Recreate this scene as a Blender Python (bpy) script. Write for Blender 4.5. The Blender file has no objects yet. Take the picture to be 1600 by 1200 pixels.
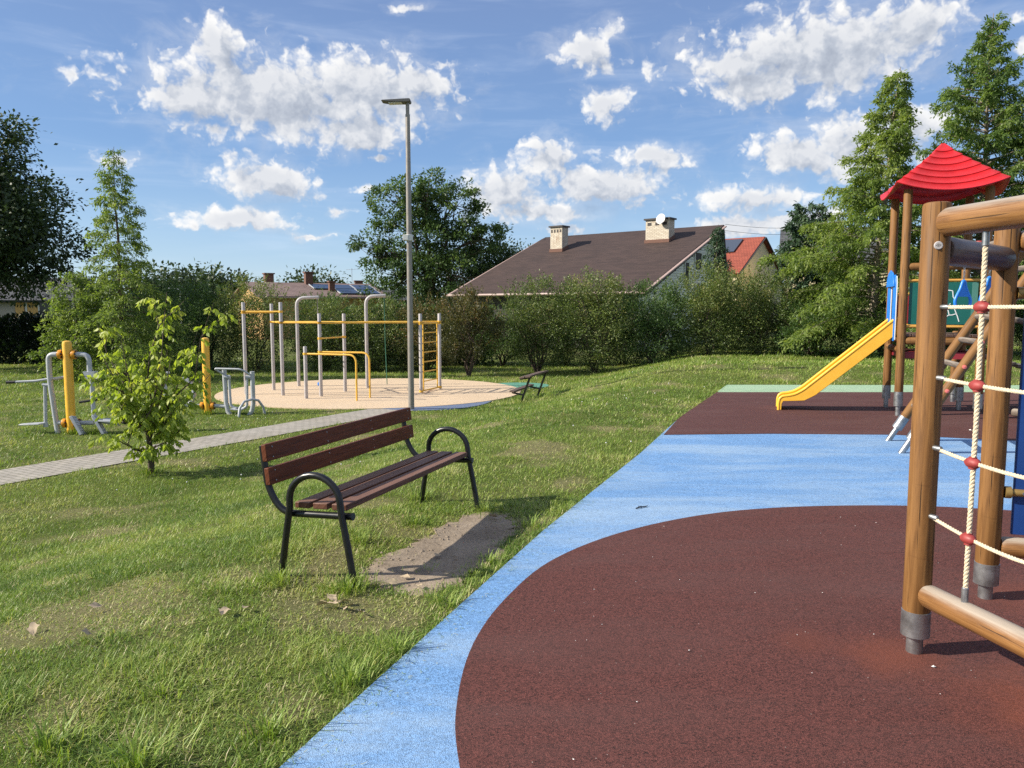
import bpy, bmesh, math, random
import numpy as np
from mathutils import Vector, Matrix

R = math.radians
scene = bpy.context.scene
C = scene.collection

# ------------------------------------------------------------------ camera
cam_d = bpy.data.cameras.new('camera')
cam = bpy.data.objects.new('camera', cam_d)
C.objects.link(cam)
cam.location = (0, 0, 1.65)
cam.rotation_euler = (R(90) - math.atan(117 / 1202), 0, 0)
cam_d.sensor_width = 36
cam_d.lens = 36 * 1202 / 1600
cam_d.clip_start = 0.05
cam_d.clip_end = 6000
scene.camera = cam
scene.render.resolution_x, scene.render.resolution_y = 1024, 768
scene.view_settings.view_transform = 'Standard'
scene.view_settings.look = 'None'
scene.view_settings.gamma = 1
scene.view_settings.use_curve_mapping = False
scene.view_settings.exposure = 0.84
scene.cycles.max_bounces = 6
scene.cycles.transparent_max_bounces = 4
scene.cycles.use_adaptive_sampling = True
scene.cycles.use_denoising = False

# ------------------------------------------------------------------ sun + sky
SUN_EL = R(32)
SUN_DIR = Vector((-math.cos(SUN_EL) * 0.9886, -math.cos(SUN_EL) * 0.1506, math.sin(SUN_EL)))   # towards the sun
sun_d = bpy.data.lights.new('sun', 'SUN')
sun_d.energy = 4.4
sun_d.angle = R(0.53)
sun_d.color = (1.0, 0.92, 0.78)
sun = bpy.data.objects.new('sun', sun_d)
sun.rotation_euler = SUN_DIR.to_track_quat('Z', 'Y').to_euler()
sun.location = (-30, -5, 30)
C.objects.link(sun)

world = bpy.data.worlds.new('World')
scene.world = world
world.use_nodes = True
wt = world.node_tree
wt.nodes.clear()


class NT:
    """small helper to write node graphs"""
    def __init__(self, t):
        self.t = t

    def n(self, typ, **kw):
        nd = self.t.nodes.new(typ)
        for k, v in kw.items():
            setattr(nd, k, v)
        return nd

    def put(self, sock, v):
        if v is None:
            return
        if isinstance(v, bpy.types.NodeSocket):
            self.t.links.new(v, sock)
        else:
            sock.default_value = v

    def math(self, op, a, b=None, c=None, clamp=False):
        nd = self.n('ShaderNodeMath', operation=op, use_clamp=clamp)
        for i, v in enumerate((a, b, c)):
            self.put(nd.inputs[i], v)
        return nd.outputs[0]

    def vmath(self, op, a, b=None, c=None, out=0):
        nd = self.n('ShaderNodeVectorMath', operation=op)
        for i, v in enumerate((a, b, c)):
            self.put(nd.inputs[i], v)
        return nd.outputs[out]

    def noise(self, vec, scale, detail=2.0, rough=0.5, dist=0.0, lac=2.0, out=0, dims='3D'):
        nd = self.n('ShaderNodeTexNoise', noise_dimensions=dims)
        self.put(nd.inputs['Vector'], vec)
        nd.inputs['Scale'].default_value = scale
        nd.inputs['Detail'].default_value = detail
        nd.inputs['Roughness'].default_value = rough
        nd.inputs['Distortion'].default_value = dist
        nd.inputs['Lacunarity'].default_value = lac
        return nd.outputs[out]

    def ramp(self, fac, stops):
        nd = self.n('ShaderNodeValToRGB')
        el = nd.color_ramp.elements
        while len(el) < len(stops):
            el.new(0.5)
        for e, (p, col) in zip(el, stops):
            e.position = p
            e.color = (*col, 1) if len(col) == 3 else col
        self.put(nd.inputs[0], fac)
        return nd.outputs[0]

    def maprange(self, v, a, b, c=0.0, d=1.0, smooth=False):
        nd = self.n('ShaderNodeMapRange')
        if smooth:
            nd.interpolation_type = 'SMOOTHSTEP'
        for i, x in enumerate((v, a, b, c, d)):
            self.put(nd.inputs[i], x)
        return nd.outputs[0]

    def mix(self, fac, a, b, blend='MIX'):
        nd = self.n('ShaderNodeMix', data_type='RGBA', blend_type=blend)
        self.put(nd.inputs[0], fac)
        for i, v in ((6, a), (7, b)):
            if isinstance(v, tuple) and len(v) == 3:
                v = (*v, 1)
            self.put(nd.inputs[i], v)
        return nd.outputs[2]


W = NT(wt)
sky = W.n('ShaderNodeTexSky', sky_type='NISHITA')
sky.sun_disc = False
sky.sun_elevation = SUN_EL
sky.sun_rotation = R(270) - math.atan2(0.1506, 0.9886)
sky.altitude = 100
sky.air_density = 1.0
sky.dust_density = 0.1
sky.ozone_density = 2.2
# clouds: banks of cumulus given as (azimuth, elevation, half width, half height) in radians
CLOUDS = [(-0.29, 0.2507, 0.1364, 0.0437), (-0.3569, 0.2961, 0.0267, 0.0299), (-0.3833, 0.243, 0.052, 0.0261), (-0.1794, 0.2644, 0.0856, 0.0372), (-0.192, 0.2165, 0.0546, 0.0207), (-0.3636, 0.21, 0.0318, 0.0099), (-0.4133, 0.2602, 0.0202, 0.0167), (-0.1281, 0.2736, 0.0554, 0.0179), (-0.3039, 0.1573, 0.0534, 0.0223), (-0.3349, 0.1058, 0.0599, 0.0136), (-0.3888, 0.0985, 0.0175, 0.0074), (-0.2197, 0.1194, 0.0203, 0.0085), (-0.5065, 0.2553, 0.0148, 0.0096), (-0.4668, 0.1668, 0.0292, 0.0118), (0.092, 0.31, 0.0382, 0.021), (0.1234, 0.3332, 0.0205, 0.0177), (0.1165, 0.2508, 0.0287, 0.0175), (0.0471, 0.1915, 0.0373, 0.0229), (0.1177, 0.1543, 0.0723, 0.0248), (0.1785, 0.1872, 0.0433, 0.0136), (-0.0122, 0.1475, 0.0505, 0.0313), (0.0978, 0.1273, 0.0259, 0.0079), (0.0531, 0.1238, 0.053, 0.0111), (0.0696, 0.1038, 0.0408, 0.008), (0.3571, 0.2894, 0.1264, 0.0414), (0.2969, 0.2642, 0.0552, 0.0244), (0.4475, 0.3046, 0.0585, 0.0305), (0.2815, 0.2861, 0.0519, 0.0179), (0.1673, 0.2848, 0.0188, 0.0127), (0.4974, 0.3127, 0.037, 0.0111), (0.3468, 0.1827, 0.0538, 0.0238), (0.4197, 0.188, 0.0676, 0.0336), (0.4683, 0.2041, 0.0387, 0.0176), (0.3046, 0.1334, 0.0594, 0.015), (0.2868, 0.1037, 0.0565, 0.0138), (0.3531, 0.1052, 0.0432, 0.0135), (0.5659, 0.2652, 0.016, 0.0123), (0.5632, 0.2927, 0.0171, 0.0084), (-0.1651, 0.1869, 0.019, 0.006), (-0.249, 0.0915, 0.0385, 0.0054), (-0.1309, 0.3531, 0.0235, 0.008), (-0.1855, 0.1489, 0.0173, 0.0069), (-0.0881, 0.2961, 0.0239, 0.0071), (0.373, 0.3269, 0.0415, 0.0077),
          # banks outside the photo's field, seen only from elsewhere; the large ones added as fill light
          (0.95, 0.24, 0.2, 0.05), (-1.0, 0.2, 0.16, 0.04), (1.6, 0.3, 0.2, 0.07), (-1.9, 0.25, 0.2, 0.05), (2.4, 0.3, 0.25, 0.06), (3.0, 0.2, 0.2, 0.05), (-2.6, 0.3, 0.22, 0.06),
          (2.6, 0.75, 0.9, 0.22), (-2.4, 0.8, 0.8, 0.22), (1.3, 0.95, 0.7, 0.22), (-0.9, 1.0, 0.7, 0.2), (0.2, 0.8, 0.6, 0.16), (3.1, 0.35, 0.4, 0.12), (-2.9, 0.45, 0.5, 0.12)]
tc = W.n('ShaderNodeTexCoord')
dirv = tc.outputs['Generated']
sx = W.n('ShaderNodeSeparateXYZ')
wt.links.new(dirv, sx.inputs[0])
az = W.math('ARCTAN2', sx.outputs[0], sx.outputs[1])
el = W.math('ARCSINE', sx.outputs[2])
cb = W.n('ShaderNodeCombineXYZ')
wt.links.new(az, cb.inputs[0])
wt.links.new(el, cb.inputs[1])
P0 = cb.outputs[0]


def cloud_density(p):
    warp = W.noise(p, 20, 4.0, 0.62, out=1)
    w2 = W.vmath('SUBTRACT', warp, (0.5, 0.5, 0.5))
    q = W.vmath('MULTIPLY_ADD', w2, (0.058, 0.034, 0.0), p)
    acc = None
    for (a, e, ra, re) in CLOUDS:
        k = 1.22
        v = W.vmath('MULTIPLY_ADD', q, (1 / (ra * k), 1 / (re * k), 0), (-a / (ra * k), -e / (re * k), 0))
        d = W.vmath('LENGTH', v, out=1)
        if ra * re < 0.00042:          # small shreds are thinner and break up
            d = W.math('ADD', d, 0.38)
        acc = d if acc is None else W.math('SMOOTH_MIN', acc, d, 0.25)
    sc = W.vmath('MULTIPLY', p, (1.0, 1.35, 1.0))
    f1 = W.noise(sc, 24, 7.0, 0.60)
    f2 = W.noise(sc, 9, 2.0, 0.5)
    f = W.math('MULTIPLY_ADD', f1, 1.9, -0.93)
    f = W.math('MULTIPLY_ADD', W.math('SUBTRACT', f2, 0.5), 0.75, f)
    vo = W.n('ShaderNodeTexVoronoi', feature='SMOOTH_F1', voronoi_dimensions='2D')      # rounded billows
    W.put(vo.inputs['Vector'], q)
    vo.inputs['Scale'].default_value = 46
    vo.inputs['Detail'].default_value = 2.0
    vo.inputs['Roughness'].default_value = 0.55
    vo.inputs['Smoothness'].default_value = 0.6
    f = W.math('MULTIPLY_ADD', vo.outputs['Distance'], -0.95, W.math('ADD', f, 0.70))
    core = W.math('SUBTRACT', 1.0, acc)
    return W.math('MULTIPLY_ADD', core, 1.45, f), core


D0, core0 = cloud_density(P0)
D1, core1 = cloud_density(W.vmath('ADD', P0, (-0.015, 0.018, 0)))
alpha = W.maprange(D0, -0.14, 0.74, smooth=True)
# thin torn vapour round the banks
wisp = W.noise(W.vmath('MULTIPLY', P0, (1.0, 1.7, 1.0)), 15, 5.0, 0.62, 0.8)
wisp = W.math('MULTIPLY_ADD', core0, 0.8, W.math('MULTIPLY_ADD', wisp, 2.2, -1.1))
alpha = W.math('MAXIMUM', alpha, W.maprange(wisp, -0.40, 0.8, 0.0, 0.36, smooth=True))
lit = W.math('MULTIPLY_ADD', W.math('SUBTRACT', D0, D1), 0.33, 0.72, clamp=True)
thick = W.maprange(core0, 0.10, 0.75, 0.0, 0.62, smooth=True)
lit = W.math('SUBTRACT', lit, W.math('MULTIPLY', thick, 0.62), clamp=True)
ccol = W.ramp(lit, [(0.0, (0.40, 0.45, 0.55)), (0.32, (0.57, 0.62, 0.71)), (0.62, (0.84, 0.86, 0.90)), (1.0, (1.10, 1.09, 1.07))])
# thin high veil in long streaks
veil = W.noise(W.vmath('MULTIPLY', P0, (2.2, 16.0, 1.0)), 2.6, 5.0, 0.55, 0.6)
veil = W.maprange(veil, 0.45, 0.85, 0.0, 0.20, smooth=True)
bg_sky = W.n('ShaderNodeBackground')
bg_sky.inputs['Strength'].default_value = 0.083
hs = W.n('ShaderNodeHueSaturation')
hs.inputs['Saturation'].default_value = 1.08
wt.links.new(sky.outputs[0], hs.inputs['Color'])
# clear summer air: pale towards the horizon, deeper overhead
air = W.ramp(el, [(0.0, (3.3, 4.6, 6.0)), (0.09, (2.5, 3.8, 5.7)), (0.19, (1.5, 2.65, 4.9)), (0.36, (1.5, 2.25, 4.2)), (1.0, (0.9, 1.5, 3.4))])
skyb = W.mix(0.7, hs.outputs[0], air)
skyc = W.mix(veil, skyb, (6.0, 6.6, 7.6))
wt.links.new(skyc, bg_sky.inputs['Color'])
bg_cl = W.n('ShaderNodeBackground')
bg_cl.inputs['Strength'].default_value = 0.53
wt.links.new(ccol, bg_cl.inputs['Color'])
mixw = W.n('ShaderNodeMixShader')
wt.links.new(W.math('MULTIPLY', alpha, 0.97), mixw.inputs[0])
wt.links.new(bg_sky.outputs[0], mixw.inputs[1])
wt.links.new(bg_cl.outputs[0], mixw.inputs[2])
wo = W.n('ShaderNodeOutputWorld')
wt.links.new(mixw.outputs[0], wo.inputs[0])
world.cycles.sampling_method = 'MANUAL'
world.cycles.sample_map_resolution = 512


# ------------------------------------------------------------------ object helpers
def tag(o, label=None, cat=None, group=None, kind=None):
    if label:
        o['label'] = label
    if cat:
        o['category'] = cat
    if group:
        o['group'] = group
    if kind:
        o['kind'] = kind
    return o


def thing(name, label, cat, loc=(0, 0, 0), rz=0.0, group=None):
    o = bpy.data.objects.new(name, None)
    o.empty_display_size = 0.2
    C.objects.link(o)
    o.location = loc
    o.rotation_euler = (0, 0, rz)
    return tag(o, label, cat, group)


def copy_tree(o, parent=None):
    c = o.copy()
    C.objects.link(c)
    c.parent = parent
    for ch in list(o.children):
        copy_tree(ch, c)
    return c


class MB:
    """collects shapes and links them as one mesh object"""
    def __init__(self):
        self.v, self.f, self.uv, self.sm = [], [], [], []

    def quadmesh(self, verts, faces, uvs=None, smooth=False):
        b = len(self.v)
        self.v += [tuple(p) for p in verts]
        for i, f in enumerate(faces):
            self.f.append([b + k for k in f])
            self.uv.append(uvs[i] if uvs else [(0.0, 0.0)] * len(f))
            self.sm.append(smooth)
        return self

    def box(self, c, size, M=None):
        """box centred at c; M: 3x3 orientation"""
        hx, hy, hz = [s / 2 for s in size]
        M = M or Matrix.Identity(3)
        c = Vector(c)
        P = [c + M @ Vector((x, y, z)) for x in (-hx, hx) for y in (-hy, hy) for z in (-hz, hz)]
        F = [(0, 1, 3, 2), (4, 6, 7, 5), (0, 4, 5, 1), (2, 3, 7, 6), (0, 2, 6, 4), (1, 5, 7, 3)]
        L = [(x, y, z) for x in (-hx, hx) for y in (-hy, hy) for z in (-hz, hz)]
        ax = max(range(3), key=lambda k: size[k])
        ot = [k for k in range(3) if k != ax]
        uvs = [[(L[k][ot[0]] + L[k][ot[1]], L[k][ax]) for k in f] for f in F]
        return self.quadmesh(P, F, uvs)

    def bar(self, a, b, w, h, up=(0, 0, 1)):
        """rectangular bar from a to b"""
        a, b = Vector(a), Vector(b)
        d = (b - a)
        z = d.normalized()
        upv = Vector(up)
        x = upv.cross(z)
        if x.length < 1e-4:
            x = Vector((1, 0, 0)).cross(z)
        x.normalize()
        y = z.cross(x)
        M = Matrix((x, y, z)).transposed()
        return self.box((a + b) / 2, (w, h, d.length), M)

    def tube(self, pts, r, seg=12, cap=True, round_end=0.0, closed=False):
        pts = [Vector(p) for p in pts]
        n = len(pts)
        rs = list(r) if hasattr(r, '__len__') else [r] * n
        if round_end and not closed:
            # rounded-over ends
            d0 = (pts[0] - pts[1]).normalized()
            d1 = (pts[-1] - pts[-2]).normalized()
            k = round_end
            a = [(pts[0], rs[0] - k), (pts[0] - d0 * k * 0.3, rs[0] - k * 0.29), (pts[0] - d0 * k, rs[0])]
            b = [(pts[-1] - d1 * k, rs[-1]), (pts[-1] - d1 * k * 0.3, rs[-1] - k * 0.29), (pts[-1], rs[-1] - k)]
            mid = list(zip(pts[1:-1], rs[1:-1]))
            al = a + mid + b
            pts = [p for p, _ in al]
            rs = [q for _, q in al]
            n = len(pts)
        T = []
        for i in range(n):
            if closed:
                t = pts[(i + 1) % n] - pts[i - 1]
            else:
                t = pts[min(i + 1, n - 1)] - pts[max(i - 1, 0)]
            T.append(t.normalized())
        ref = Vector((0, 0, 1)) if abs(T[0].z) < 0.9 else Vector((1, 0, 0))
        x = ref.cross(T[0]).normalized()
        V, Ls = [], [0.0]
        for i in range(n):
            x = (x - T[i] * x.dot(T[i])).normalized()
            y = T[i].cross(x)
            for k in range(seg):
                a = 2 * math.pi * k / seg
                V.append(pts[i] + (x * math.cos(a) + y * math.sin(a)) * rs[i])
            if i:
                Ls.append(Ls[-1] + (pts[i] - pts[i - 1]).length)
        rm = max(rs)
        F, U = [], []
        m = n if closed else n - 1
        for i in range(m):
            j = (i + 1) % n
            for k in range(seg):
                k2 = (k + 1) % seg
                F.append((i * seg + k, i * seg + k2, j * seg + k2, j * seg + k))
                u0, u1 = 2 * math.pi * rm * k / seg, 2 * math.pi * rm * (k + 1) / seg
                l1 = Ls[j] if j else Ls[-1] + 0.02
                U.append([(u0, Ls[i]), (u1, Ls[i]), (u1, l1), (u0, l1)])
        self.quadmesh(V, F, U, True)
        if cap and not closed:
            for i, rev in ((0, True), (n - 1, False)):
                ring = [i * seg + k for k in range(seg)]
                if rev:
                    ring = ring[::-1]
                b = len(self.v) - len(V)
                self.f.append([b + q for q in ring])
                self.uv.append([(math.cos(6.283 * q / seg) * rs[i] * 3 + 5, math.sin(6.283 * q / seg) * rs[i] * 3) for q in range(seg)])
                self.sm.append(False)
        return self

    def lathe(self, c, prof, seg=16, axis=(0, 0, 1)):
        """prof: list of (radius, height) along axis from c"""
        c, ax = Vector(c), Vector(axis).normalized()
        return self.tube([c + ax * h for _, h in prof], [max(q, 1e-4) for q, _ in prof], seg)

    def prism(self, outline, o, ex, ey, ez, depth):
        """extrude a 2-D outline (list of (x,y)) by depth along ez, centred"""
        o, ex, ey, ez = Vector(o), Vector(ex), Vector(ey), Vector(ez)
        n = len(outline)
        V = [o + ex * x + ey * y - ez * depth / 2 for x, y in outline] + [o + ex * x + ey * y + ez * depth / 2 for x, y in outline]
        F = [tuple(range(n))[::-1], tuple(range(n, 2 * n))] + [(i, (i + 1) % n, n + (i + 1) % n, n + i) for i in range(n)]
        U = [[(x, y) for x, y in outline][::-1], list(outline)] + [[(0, 0)] * 4] * n
        return self.quadmesh(V, F, U)

    def build(self, name, mat, parent=None, sharp=40, bevel=0.0, loc=None):
        me = bpy.data.meshes.new(name)
        me.from_pydata(self.v, [], self.f)
        uvl = me.uv_layers.new(name='UVMap')
        flat = [c for f in self.uv for p in f for c in p]
        uvl.data.foreach_set('uv', flat)
        me.polygons.foreach_set('use_smooth', self.sm)
        me.set_sharp_from_angle(angle=R(sharp))
        me.materials.append(mat)
        me.update()
        o = bpy.data.objects.new(name, me)
        C.objects.link(o)
        if parent:
            o.parent = parent
        if loc:
            o.location = loc
        if bevel:
            md = o.modifiers.new('bevel', 'BEVEL')
            md.width = bevel
            md.segments = 2
            md.limit_method = 'ANGLE'
        return o


def arc(c, r, a0, a1, n, ex, ey):
    c, ex, ey = Vector(c), Vector(ex), Vector(ey)
    return [c + (ex * math.cos(a0 + (a1 - a0) * i / n) + ey * math.sin(a0 + (a1 - a0) * i / n)) * r for i in range(n + 1)]


def fillet(pts, r, n=6):
    """polyline with rounded corners"""
    pts = [Vector(p) for p in pts]
    out = [pts[0]]
    for i in range(1, len(pts) - 1):
        a, b, c = pts[i - 1], pts[i], pts[i + 1]
        d0, d1 = (a - b), (c - b)
        k = min(r, d0.length * 0.49, d1.length * 0.49)
        p0, p1 = b + d0.normalized() * k, b + d1.normalized() * k
        for j in range(n + 1):
            t = j / n
            out.append(p0 * (1 - t) ** 2 + b * 2 * t * (1 - t) + p1 * t * t)
    out.append(pts[-1])
    return out


def fastmesh(name, V, nper, mat, parent=None, tint=None, smooth=False):
    """V: (N, nper, 3) array, one polygon of nper corners per row"""
    V = np.asarray(V, dtype=np.float32)
    N = V.shape[0]
    me = bpy.data.meshes.new(name)
    me.vertices.add(N * nper)
    me.vertices.foreach_set('co', V.reshape(-1))
    me.loops.add(N * nper)
    me.loops.foreach_set('vertex_index', np.arange(N * nper, dtype=np.int32))
    me.polygons.add(N)
    me.polygons.foreach_set('loop_start', np.arange(0, N * nper, nper, dtype=np.int32))
    if tint is not None:
        at = me.attributes.new('tint', 'FLOAT', 'POINT')
        at.data.foreach_set('value', np.repeat(np.asarray(tint, dtype=np.float32), nper))
    me.materials.append(mat)
    me.update(calc_edges=True)
    if smooth:
        me.polygons.foreach_set('use_smooth', np.ones(N, dtype=bool))
    o = bpy.data.objects.new(name, me)
    C.objects.link(o)
    if parent:
        o.parent = parent
    return o


# ------------------------------------------------------------------ materials
def new_mat(name):
    m = bpy.data.materials.new(name)
    m.use_nodes = True
    t = m.node_tree
    b = t.nodes['Principled BSDF']
    return m, NT(t), b


def paint(name, col, rough=0.45, metal=0.0, var=0.12, scale=9.0, bump=0.0, bscale=60.0, dirt=0.0, coat=0.0):
    """painted or moulded surface with slight unevenness and grime"""
    m, N, b = new_mat(name)
    tcn = N.n('ShaderNodeTexCoord').outputs['Object']
    f = N.noise(tcn, scale, 5, 0.6)
    lo = tuple(c * (1 - var) for c in col)
    hi = tuple(min(1, c * (1 + var)) for c in col)
    c = N.ramp(f, [(0.3, lo), (0.7, hi)])
    if dirt:
        g = N.maprange(N.noise(tcn, scale * 2.3, 6, 0.7), 0.55, 0.75, 0, dirt)
        c = N.mix(g, c, (0.16, 0.14, 0.11))
    N.put(b.inputs['Base Color'], c)
    N.put(b.inputs['Roughness'], N.maprange(f, 0.3, 0.7, rough * 0.85, min(1, rough * 1.2)))
    b.inputs['Metallic'].default_value = metal
    if coat:
        b.inputs['Coat Weight'].default_value = coat
        b.inputs['Coat Roughness'].default_value = 0.2
    if bump:
        bn = N.n('ShaderNodeBump')
        bn.inputs['Strength'].default_value = bump
        bn.inputs['Distance'].default_value = 0.01
        N.put(bn.inputs['Height'], N.noise(tcn, bscale, 4, 0.6))
        N.put(b.inputs['Normal'], bn.outputs[0])
    return m


def wood(name, dark, mid, light, weather=0.0, grey=(0.42, 0.37, 0.31), rough=0.5, coat=0.25, fine=1.0, cracks=0.6, spec=0.5):
    """grain runs along UV v; weather greys the faces that look up at the rain"""
    m, N, b = new_mat(name)
    uv = N.n('ShaderNodeUVMap').outputs[0]
    ob = N.n('ShaderNodeTexCoord').outputs['Object']
    g = N.vmath('MULTIPLY', uv, (38 * fine, 2.2 * fine, 1))
    off = N.vmath('MULTIPLY', N.n('ShaderNodeObjectInfo').outputs['Location'], (3.0, 3.0, 3.0))
    g = N.vmath('ADD', g, off)
    f = N.noise(g, 1.0, 6, 0.65, 0.6)
    big = N.noise(ob, 2.3, 3, 0.5)
    c = N.ramp(f, [(0.28, dark), (0.5, mid), (0.72, light)])
    c = N.mix(N.maprange(big, 0.35, 0.7, 0.0, 0.45), c, tuple(x * 0.62 for x in mid))
    fine_n = N.noise(N.vmath('MULTIPLY', uv, (150 * fine, 6 * fine, 1)), 1.0, 3, 0.6)
    c = N.mix(N.maprange(fine_n, 0.58, 0.72, 0, 0.5), c, dark)
    crack = N.noise(N.vmath('ADD', N.vmath('MULTIPLY', uv, (70 * fine, 1.6 * fine, 1)), off), 1.0, 2, 0.5)
    ck = N.maprange(crack, 0.635, 0.675, 0, cracks)
    ring = N.noise(N.vmath('ADD', N.vmath('MULTIPLY', uv, (4.0, 30.0, 1)), off), 1.0, 3, 0.6)
    c = N.mix(N.maprange(ring, 0.64, 0.72, 0, 0.30 if cracks > 0.5 else 0.1), c, dark)
    c = N.mix(ck, c, tuple(x * 0.25 for x in dark))
    if weather:
        ge = N.n('ShaderNodeNewGeometry')
        sp = N.n('ShaderNodeSeparateXYZ')
        N.put(sp.inputs[0], ge.outputs['Normal'])
        wn = N.math('ADD', sp.outputs[2], N.math('MULTIPLY_ADD', f, 0.9, -0.45))
        c = N.mix(N.maprange(wn, 0.35, 0.85, 0, weather), c, N.mix(f, tuple(x * 0.6 for x in grey), grey))
    N.put(b.inputs['Base Color'], c)
    N.put(b.inputs['Roughness'], N.maprange(f, 0.3, 0.7, rough * 0.8, rough * 1.25))
    b.inputs['Specular IOR Level'].default_value = spec
    b.inputs['Coat Weight'].default_value = coat
    b.inputs['Coat Roughness'].default_value = 0.3
    bn = N.n('ShaderNodeBump')
    bn.inputs['Strength'].default_value = 0.35
    bn.inputs['Distance'].default_value = 0.004
    N.put(bn.inputs['Height'], N.math('SUBTRACT', f, N.math('MULTIPLY', ck, 1.5)))
    N.put(b.inputs['Normal'], bn.outputs[0])
    return m


def rubber(name, col, grain=0.35, light=None, blotch=0.25, red_patches=None):
    """bonded rubber granulate"""
    m, N, b = new_mat(name)
    tcn = N.n('ShaderNodeTexCoord').outputs['Object']
    vo = N.n('ShaderNodeTexVoronoi')
    N.put(vo.inputs['Vector'], tcn)
    vo.inputs['Scale'].default_value = 230
    sp = N.n('ShaderNodeSeparateColor')
    N.put(sp.inputs[0], vo.outputs['Color'])
    rnd = sp.outputs[0]
    n1 = N.noise(tcn, 90, 3, 0.7)
    k = N.math('ADD', N.math('MULTIPLY', rnd, 0.5), N.math('MULTIPLY', n1, 0.5))
    c = N.ramp(k, [(0.2, tuple(x * (1 - grain * 1.5) for x in col)), (0.5, col), (0.8, tuple(min(1, x * (1 + grain)) for x in col))])
    g0 = N.noise(tcn, 60, 4, 0.75)
    bl = N.noise(N.vmath('MULTIPLY', tcn, (0.40, 1.3, 1)), 1.0, 9, 0.70, 0.3)
    if light:
        c = N.mix(N.maprange(bl, 0.44, 0.62, 0, blotch), c, N.mix(N.maprange(g0, 0.35, 0.65), tuple(x * 0.8 for x in light), light))
    g3 = N.noise(tcn, 34, 4, 0.75)
    c = N.mix(N.maprange(g3, 0.5, 0.72, 0, 0.38), c, tuple(x * 0.55 for x in col))
    c = N.mix(N.maprange(g3, 0.5, 0.30, 0, 0.30), c, tuple(min(1, x * 1.5) for x in col))
    b2 = N.noise(tcn, 0.8, 4, 0.6)
    c = N.mix(N.maprange(b2, 0.5, 0.75, 0, 0.3), c, tuple(x * 0.7 for x in col))
    if red_patches:  # round redder patches with noisy, fading edges
        for (x, y, r_, sc) in red_patches:
            d = N.vmath('DISTANCE', N.vmath('MULTIPLY', tcn, (1, 1, 0)), (x, y, 0), out=1)
            dn = N.math('MULTIPLY_ADD', N.noise(tcn, 5, 4, 0.6), r_ * 0.8, d)
            c = N.mix(N.maprange(dn, r_ * 0.4, r_ * 1.35, 0.75, 0, smooth=True), c, N.mix(k, tuple(q * 0.6 for q in sc), sc))
    # pale crumbs and grit
    v2 = N.n('ShaderNodeTexVoronoi')
    N.put(v2.inputs['Vector'], tcn)
    v2.inputs['Scale'].default_value = 42
    s2 = N.n('ShaderNodeSeparateColor')
    N.put(s2.inputs[0], v2.outputs['Color'])
    fl = N.math('MULTIPLY', N.math('LESS_THAN', v2.outputs['Distance'], 0.10), N.math('GREATER_THAN', s2.outputs[1], 0.93))
    c = N.mix(N.math('MULTIPLY', fl, 0.6), c, (0.5, 0.47, 0.42))
    N.put(b.inputs['Base Color'], c)
    b.inputs['Roughness'].default_value = 0.82
    b.inputs['Specular IOR Level'].default_value = 0.35
    bn = N.n('ShaderNodeBump')
    bn.inputs['Strength'].default_value = 0.8
    bn.inputs['Distance'].default_value = 0.003
    N.put(bn.inputs['Height'], N.math('ADD', vo.outputs['Distance'], n1))
    N.put(b.inputs['Normal'], bn.outputs[0])
    return m


def foliage(name, stops, trans=0.35, tcol=1.5, rough=0.5):
    """leaf material; 'tint' differs from leaf to leaf and from twig to twig"""
    m, N, b = new_mat(name)
    at = N.n('ShaderNodeAttribute', attribute_name='tint')
    c = N.ramp(at.outputs['Fac'], stops)
    N.put(b.inputs['Base Color'], c)
    b.inputs['Roughness'].default_value = rough
    b.inputs['Specular IOR Level'].default_value = 0.4
    tr = N.n('ShaderNodeBsdfTranslucent')
    N.put(tr.inputs['Color'], N.mix(1.0, c, (tcol * 1.0, tcol * 1.05, tcol * 0.45), 'MULTIPLY'))
    mx = N.n('ShaderNodeMixShader')
    mx.inputs[0].default_value = trans
    N.t.links.new(b.outputs[0], mx.inputs[1])
    N.t.links.new(tr.outputs[0], mx.inputs[2])
    N.t.links.new(mx.outputs[0], N.t.nodes['Material Output'].inputs[0])
    return m


M = {}
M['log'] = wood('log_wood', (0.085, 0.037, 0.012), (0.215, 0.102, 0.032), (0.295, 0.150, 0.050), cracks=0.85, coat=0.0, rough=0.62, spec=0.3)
M['log_old'] = wood('weathered_log', (0.105, 0.045, 0.014), (0.255, 0.118, 0.036), (0.35, 0.178, 0.058), weather=0.85, cracks=0.8, coat=0.1)
M['log_grey'] = wood('grey_log', (0.07, 0.055, 0.045), (0.15, 0.115, 0.09), (0.25, 0.20, 0.16), weather=0.6, coat=0.0, rough=0.7)
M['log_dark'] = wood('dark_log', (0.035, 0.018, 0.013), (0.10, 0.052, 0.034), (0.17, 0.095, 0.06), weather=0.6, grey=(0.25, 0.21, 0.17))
M['slat'] = wood('bench_slat', (0.042, 0.011, 0.005), (0.125, 0.034, 0.014), (0.185, 0.058, 0.026), weather=0.0, rough=0.5, coat=0.0, spec=0.22, fine=1.3, cracks=0.3)
M['slat_worn'] = wood('bench_seat_slat', (0.045, 0.018, 0.011), (0.125, 0.052, 0.034), (0.21, 0.105, 0.072), weather=0.6, grey=(0.27, 0.16, 0.12), rough=0.5, coat=0.0, spec=0.22, fine=1.3, cracks=0.3)
M['slat_far'] = wood('far_bench_slat', (0.05, 0.03, 0.022), (0.13, 0.085, 0.066), (0.2, 0.14, 0.11), rough=0.6, coat=0.0)
M['bark'] = paint('bark', (0.085, 0.062, 0.045), 0.9, var=0.5, scale=20, bump=0.8, bscale=40)
M['bark_pale'] = paint('pale_bark', (0.24, 0.20, 0.155), 0.9, var=0.4, scale=20, bump=0.6, bscale=40)
M['twig'] = paint('twig', (0.14, 0.12, 0.075), 0.8, var=0.3)
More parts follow.
